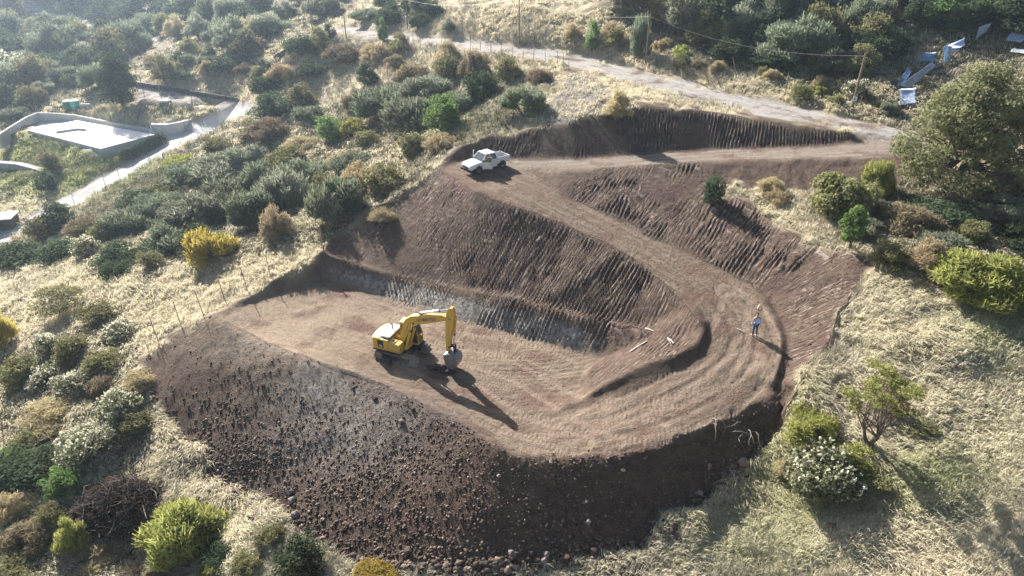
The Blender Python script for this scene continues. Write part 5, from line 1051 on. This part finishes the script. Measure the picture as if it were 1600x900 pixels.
for u, v, m_, lb in ((109,173,simple("dark_green_tank", (.05, .16, .13), .5, .2, 2),'dark green water tank, left one of the pair behind the wall'),(120,172,simple("turquoise_tank", (.10, .42, .33), .5, .15, 2),'turquoise water tank, right one of the pair behind the wall')):
    g = G(u, v); t_ = tag(empty('water_tank', g), lb, 'tank'); MB().tube([(0, 0, -.3), (0, 0, 1.75), (0, 0, 1.85)], [.85, .85, .8], 24).ob('tank_body', m_, t_)
    for k in (.4, .9, 1.4): MB().tube([(0, 0, k), (0, 0, k + .06)], .87, 24).ob('rib', m_, t_)
    MB().tube([(0, 0, 1.85), (0, 0, 2.05)], [.8, .35], 24).ob('tank_lid', M_CONCW, t_)
g = G(131, 172); tag(MB().box(g.x - .5, g.x + 1.6, g.y - .15, g.y + .15, g.z - .3, g.z + 1.2).ob('tank_wall', M_CONC, None), 'short grey block wall at the right of the turquoise tank', 'wall')
for u, v, s_, lb in ((258, 159, 2.2, 'large pale slab lying on the terrace edge at the thin pole'), (314, 169, 1.5, 'smaller pale slab on the terrace near the stone wall')):
    g = G(u, v); tag(MB().prism([(g.x - s_ * .5, g.y - .5), (g.x + s_ * .3, g.y - .7), (g.x + s_ * .5, g.y + .3), (g.x - s_ * .2, g.y + .7)], g.z, g.z + .35, 'z').ob('stone_slab', M_CONCW, None, .05), lb, 'slab')
g = G(297, 168); tag(MB().box(g.x - .3, g.x + .3, g.y - .3, g.y + .3, g.z, g.z + .8).ob('meter_box', M_STONEW, None, .03), 'small grey box on the paved terrace beside a thin pole', 'box')
g = G(8, 354); sh = tag(empty('shed', g, R(12)), 'dark low shed with a pale flat roof at the left edge beside the driveway', 'shed')
MB().box(-3.2, 1.5, -1.2, 1.4, -.5, 1.5).ob('wall', simple("dark_brown_board", (.05, .04, .04), .8, .3, 3), sh); MB().box(-3.4, 1.7, -1.4, 1.6, 1.5, 1.62).ob('roof', M_CONCW, sh)
# clipped hedge between pad and driveway
def hedge(name, pts, w, h, kind, label):
    rg_ = np.random.default_rng(5); P3 = [G(*e) for e in pts]; cen = []; nr = []
    for a, b in zip(P3[:-1], P3[1:]):
        n = int((b - a).length * 900); t_ = rg_.random(n); d_ = rg_.normal(size=(n, 3)); d_ /= np.linalg.norm(d_, axis=1, keepdims=True); d_[:, 2] = abs(d_[:, 2]); base = np.array(a)[None] * (1 - t_[:, None]) + np.array(b)[None] * t_[:, None]; cen.append(base + d_ * np.array([w / 2, w / 2, h]) * (1 + .15 * vnoise(base[:, 0] * 1.3, base[:, 1] * 1.3)[:, None])); nr.append(d_)
    cen = np.concatenate(cen); nr = np.concatenate(nr); n = len(cen); me = np_mesh(name, *quads(cen, nr + rg_.normal(size=(n, 3)) * .5, rg_.normal(size=(n, 3)), rg_.uniform(.1, .2, n), rg_.uniform(.12, .25, n))); tag(link(name, me, MATS[kind]), label, 'hedge')
hedge('hedge', [(196,248),(215,240),(235,230),(253,222)], 2.4, 1.5, 'D', 'dark clipped hedge between the bright apron and the driveway')

# ------------------------------------------------------------------ collapsed shed: corrugated sheets and frames
def corr(col, nm): return simple(nm, col, .45, .25, 1.4, metal=.15, spec=.5)
M_SH = [corr((.50, .62, .80), 'pale_blue_sheet'), corr((.28, .42, .60), 'blue_sheet'), corr((.70, .72, .75), 'zinc_sheet')]
def sheet(corn, m, label):
    """corner marks (u, v, lift above the ground)"""
    Q = [G(u, v) + Vector((0, 0, l_ + .3)) for u, v, l_ in corn]; n = 14; V = []; F = []
    for j in range(5):
        for i in range(n * 2 + 1):
            s_, t_ = i / (n * 2), j / 4; p_ = Q[0].lerp(Q[1], s_).lerp(Q[3].lerp(Q[2], s_), t_); nn = (Q[1] - Q[0]).cross(Q[3] - Q[0]).normalized(); V.append(p_ + nn * (.05 * math.cos(i * math.pi) + .08 * math.sin(j + s_ * 3)))
    k = n * 2 + 1
    F = [(j * k + i, j * k + i + 1, (j + 1) * k + i + 1, (j + 1) * k + i) for j in range(4) for i in range(k - 1)]
    o = MB().add(V, F).ob('roofing_sheet', m, None); so = o.modifiers.new('s', 'SOLIDIFY'); so.thickness = .02; tag(o, label, 'metal sheet', 'fallen roofing sheets')
sheet([(1403,171,.1),(1428,168,.1),(1427,151,.5),(1404,152,.6)], M_SH[0], 'square pale blue sheet lowest in the heap, left of the great tree')
sheet([(1404,143,.3),(1418,146,.2),(1457,120,.9),(1452,115,1.0)], M_SH[2], 'long zinc sheet lying diagonally above the square one')
sheet([(1400,142,.2),(1408,141,.4),(1420,128,.8),(1414,124,1.0)], M_SH[1], 'short blue sheet at the left tip of the heap')
sheet([(1469,92,1.0),(1475,88,1.2),(1481,108,.5),(1473,108,.4)], M_SH[1], 'upright blue sheet standing on end behind the great tree')
sheet([(1476,96,.6),(1503,88,.9),(1500,82,1.3),(1476,89,1.0)], M_SH[0], 'pale blue sheet behind the upright blue one')
sheet([(1520,74,.5),(1536,66,.9),(1542,60,1.4),(1524,62,1.2)], M_SH[2], 'zinc sheet highest in the heap, beyond the great tree')
sheet([(1568,74,.4),(1590,78,.5),(1600,74,.9),(1576,66,.9)], M_SH[0], 'pale sheet at the right edge of the picture, crumpled')
sheet([(1576,90,.3),(1604,94,.3),(1604,90,.5),(1580,87,.5)], M_SH[2], 'narrow zinc strip below the crumpled sheet at the right edge')
sheet([(1586,64,.6),(1604,68,.6),(1604,58,1.2),(1590,56,1.2)], M_SH[1], 'blue sheet at the upper right corner of the heap')
sheet([(1432,108,.6),(1456,110,.6),(1456,103,1.1),(1440,101,1.1)], M_SH[1], 'small blue sheet on the charred beams')
bm_ = tag(empty('beam_heap', G(1440, 125)), 'dark burnt roof beams heaped among the fallen sheets', 'beams'); r_ = random.Random(4); o0 = G(1440, 125)
for k in range(16):
    u = r_.uniform(1412, 1530); v = 132 - (u - 1412) * .55 + r_.uniform(-6, 6); a = G(u, v) - o0; an = R(r_.choice([38, 42, 30, 120, 100]) + r_.uniform(-8, 8)); L = r_.uniform(2, 4.2); MB().tube([a + Vector((0, 0, r_.uniform(.2, .6))), a + Vector((math.cos(an) * L, math.sin(an) * L, r_.uniform(.6, 1.6)))], .08, 4).ob('beam', M_BLK if k % 3 else M_STEEL, bm_)

# ------------------------------------------------------------------ loose timber, brush heap, uprooted stump, spoil heap, marker
def log(u0, v0, u1, v1, r, label, m=M_PALEW, lift=.06):
    a = G(u0, v0); b = G(u1, v1); up = Vector((0, 0, lift)); tag(MB().tube([a + up, (a + b) / 2 + up + Vector((0, 0, .04)), b + up], [r, r * .9, r * .6], 7).ob('pole_log', m, None), label, 'timber')
log(1008, 514, 1021, 519, .04, 'short pale stake at the end of the bench'); log(984, 551, 1011, 534, .06, 'long pale peeled log on the corner of the pit ramp'); log(1043, 529, 1048, 538, .035, 'left one of two short stakes above the berm'); log(1046, 531, 1052, 537, .04, 'right one of two short stakes above the berm')
log(1151, 515, 1163, 521, .04, 'pale stick lying on the lane left of the person'); log(1183, 483, 1187, 477, .03, 'pale stick lying on the lane behind the person')
g = G(190, 805); bh = tag(empty('brush_heap', g), 'large heap of cut dead brush and roots in the lower left', 'brush heap'); rg = np.random.default_rng(31); dep = g.y * cp - (g.z - CZ) * sp_; W_ = 84 * dep / FPX
tb = []
for k in range(900):
    a = rg.uniform(0, 6.28); rr_ = math.sqrt(rg.random()) * W_; z_ = (1 - (rr_ / W_) ** 2) * 1.9 * rg.uniform(.35, 1.05) + .1; c_ = np.array([math.cos(a) * rr_, math.sin(a) * rr_ * .72 + W_ * .15, z_]); d_ = rg.normal(size=3) * [1, 1, .45]; d_ /= np.linalg.norm(d_); L = rg.uniform(.3, 1.1)
    tb.append(tube_arr([c_ - d_ * L, c_ + rg.normal(size=3) * .1, c_ + d_ * L], [.028, .022, .008], 3))
link('dead_branches', np_mesh('dead_branches', *join_arr(tb), True), simple("dead_brush", (.075, .052, .042), .9, .5, 2), bh)
tb = []
for k in range(22):
    a = rg.uniform(0, 6.28); rr_ = math.sqrt(rg.random()) * W_ * .95; z_ = (1 - (rr_ / W_) ** 2) * 1.95 + .1; c_ = np.array([math.cos(a) * rr_, math.sin(a) * rr_ * .72 + W_ * .15, z_]); d_ = rg.normal(size=3) * [1, 1, .4]; d_ /= np.linalg.norm(d_); L = rg.uniform(.5, 1.3); tb.append(tube_arr([c_ - d_ * L, c_ + rg.normal(size=3) * .25, c_ + d_ * L], [.035, .028, .01], 4))
link('pale_branches', np_mesh('pale_branches', *join_arr(tb), True), simple("pale_brush", (.2, .16, .13), .9, .4, 2), bh)
nl = 11000; a = rg.uniform(0, 6.28, nl); r2 = np.sqrt(rg.random(nl)) * W_; cen = np.stack([np.cos(a) * r2, np.sin(a) * r2 * .72 + W_ * .15, (1 - (r2 / W_) ** 2) * 1.8 * rg.uniform(.2, 1.05, nl) + .05], 1)
me = np_mesh('dead_leaves', *quads(cen, rg.normal(size=(nl, 3)), rg.normal(size=(nl, 3)), rg.uniform(.04, .1, nl), rg.uniform(.08, .2, nl))); link('dead_leaves', me, leaf_mat("dead_leaf", (.06, .042, .034), .2, .5), bh)
g = G(1152, 672); st = tag(empty('uprooted_roots', g), 'bare pale roots sticking out of the dark slope below the lane', 'roots'); r_ = random.Random(9); rb = MB()
for k in range(11):
    p_ = Vector((r_.uniform(-1.6, 1.6), r_.uniform(-.3, .6), 0)); p_.z = gz(g.x + p_.x, g.y + p_.y) - g.z; d_ = Vector((r_.uniform(-1, 1), r_.uniform(-.9, -.1), r_.uniform(.2, .7))); pts = [p_]
    for j in range(5): d_ = (d_ + Vector((r_.uniform(-.8, .8), r_.uniform(-.5, .3), r_.uniform(-.6, .2)))).normalized(); pts.append(pts[-1] + d_ * .3)
    rb.tube(pts, [.03, .026, .02, .016, .011, .005], 5)
rb.ob('root', simple("pale_root", (.25, .2, .17), .9, .2, 4), st)
g = G(506, 393); tag(MB().tube([tuple(g - Vector((0, 0, .2))), tuple(g + Vector((0, 0, .6)))], .05, 8).ob('marker_post', M_RED, None), 'short red marker post at the upper left corner of the pit', 'marker')
# spoil the bucket is working on
g = G(690, 578); sm = rock_mesh(77, 4)
for v in sm.vertices: v.co *= 1 + .25 * float(fbm(np.array(v.co.x * 2.5), np.array(v.co.y * 2.5 + v.co.z), 4, 3))
o = link('spoil_heap', sm, M_ROCK); o.location = (g.x, g.y, g.z - .1); o.scale = (.9, .7, .5); tag(o, 'small dark heap of dug earth between the tracks and the bucket', 'earth heap')
# ------------------------------------------------------------------ air
def volume_box(name, lo, hi, dens, col, aniso=0):
    o = MB().box(lo[0], hi[0], lo[1], hi[1], lo[2], hi[2]).ob(name, None, None); m = bpy.data.materials.new(name); m.use_nodes = True; t = m.node_tree; t.nodes.clear(); ou = t.nodes.new('ShaderNodeOutputMaterial'); v = t.nodes.new('ShaderNodeVolumePrincipled')
    v.inputs['Density'].default_value = dens; v.inputs['Color'].default_value = (*col, 1); v.inputs['Anisotropy'].default_value = aniso; t.links.new(v.outputs[0], ou.inputs['Volume']); o.data.materials.clear(); o.data.materials.append(m); o['kind'] = 'stuff'; return o
HAZE = volume_box('haze', (-2050, -2050, -48), (2050, 2050, 60), .00032, (.64, .81, 1.0), .62)
def dust(label, u, v, up, s, dens):
    g = G(u, v); bm = bmesh.new(); bmesh.ops.create_icosphere(bm, subdivisions=3, radius=1); me = bpy.data.meshes.new('dust_cloud'); bm.to_mesh(me); bm.free()
    m = bpy.data.materials.new('airborne_dust'); m.use_nodes = True; t = m.node_tree; t.nodes.clear(); ou = t.nodes.new('ShaderNodeOutputMaterial'); vv = t.nodes.new('ShaderNodeVolumePrincipled'); vv.inputs['Density'].default_value = dens; vv.inputs['Color'].default_value = (.9, .86, .8, 1); t.links.new(vv.outputs[0], ou.inputs['Volume']); me.materials.append(m)
    o = link('dust_cloud', me); o.location = (g.x, g.y, g.z + up); o.scale = s; o.rotation_euler = (0, 0, .7); tag(o, label, 'dust', None, 'stuff')
dust('thin dust drifting beside the excavator tracks', 655, 584, .9, (2.2, 1.3, .9), .014)
dust('pale dust drifting over the rim of the fill slope', 505, 615, .9, (1.6, 3.4, 1.3), .02)
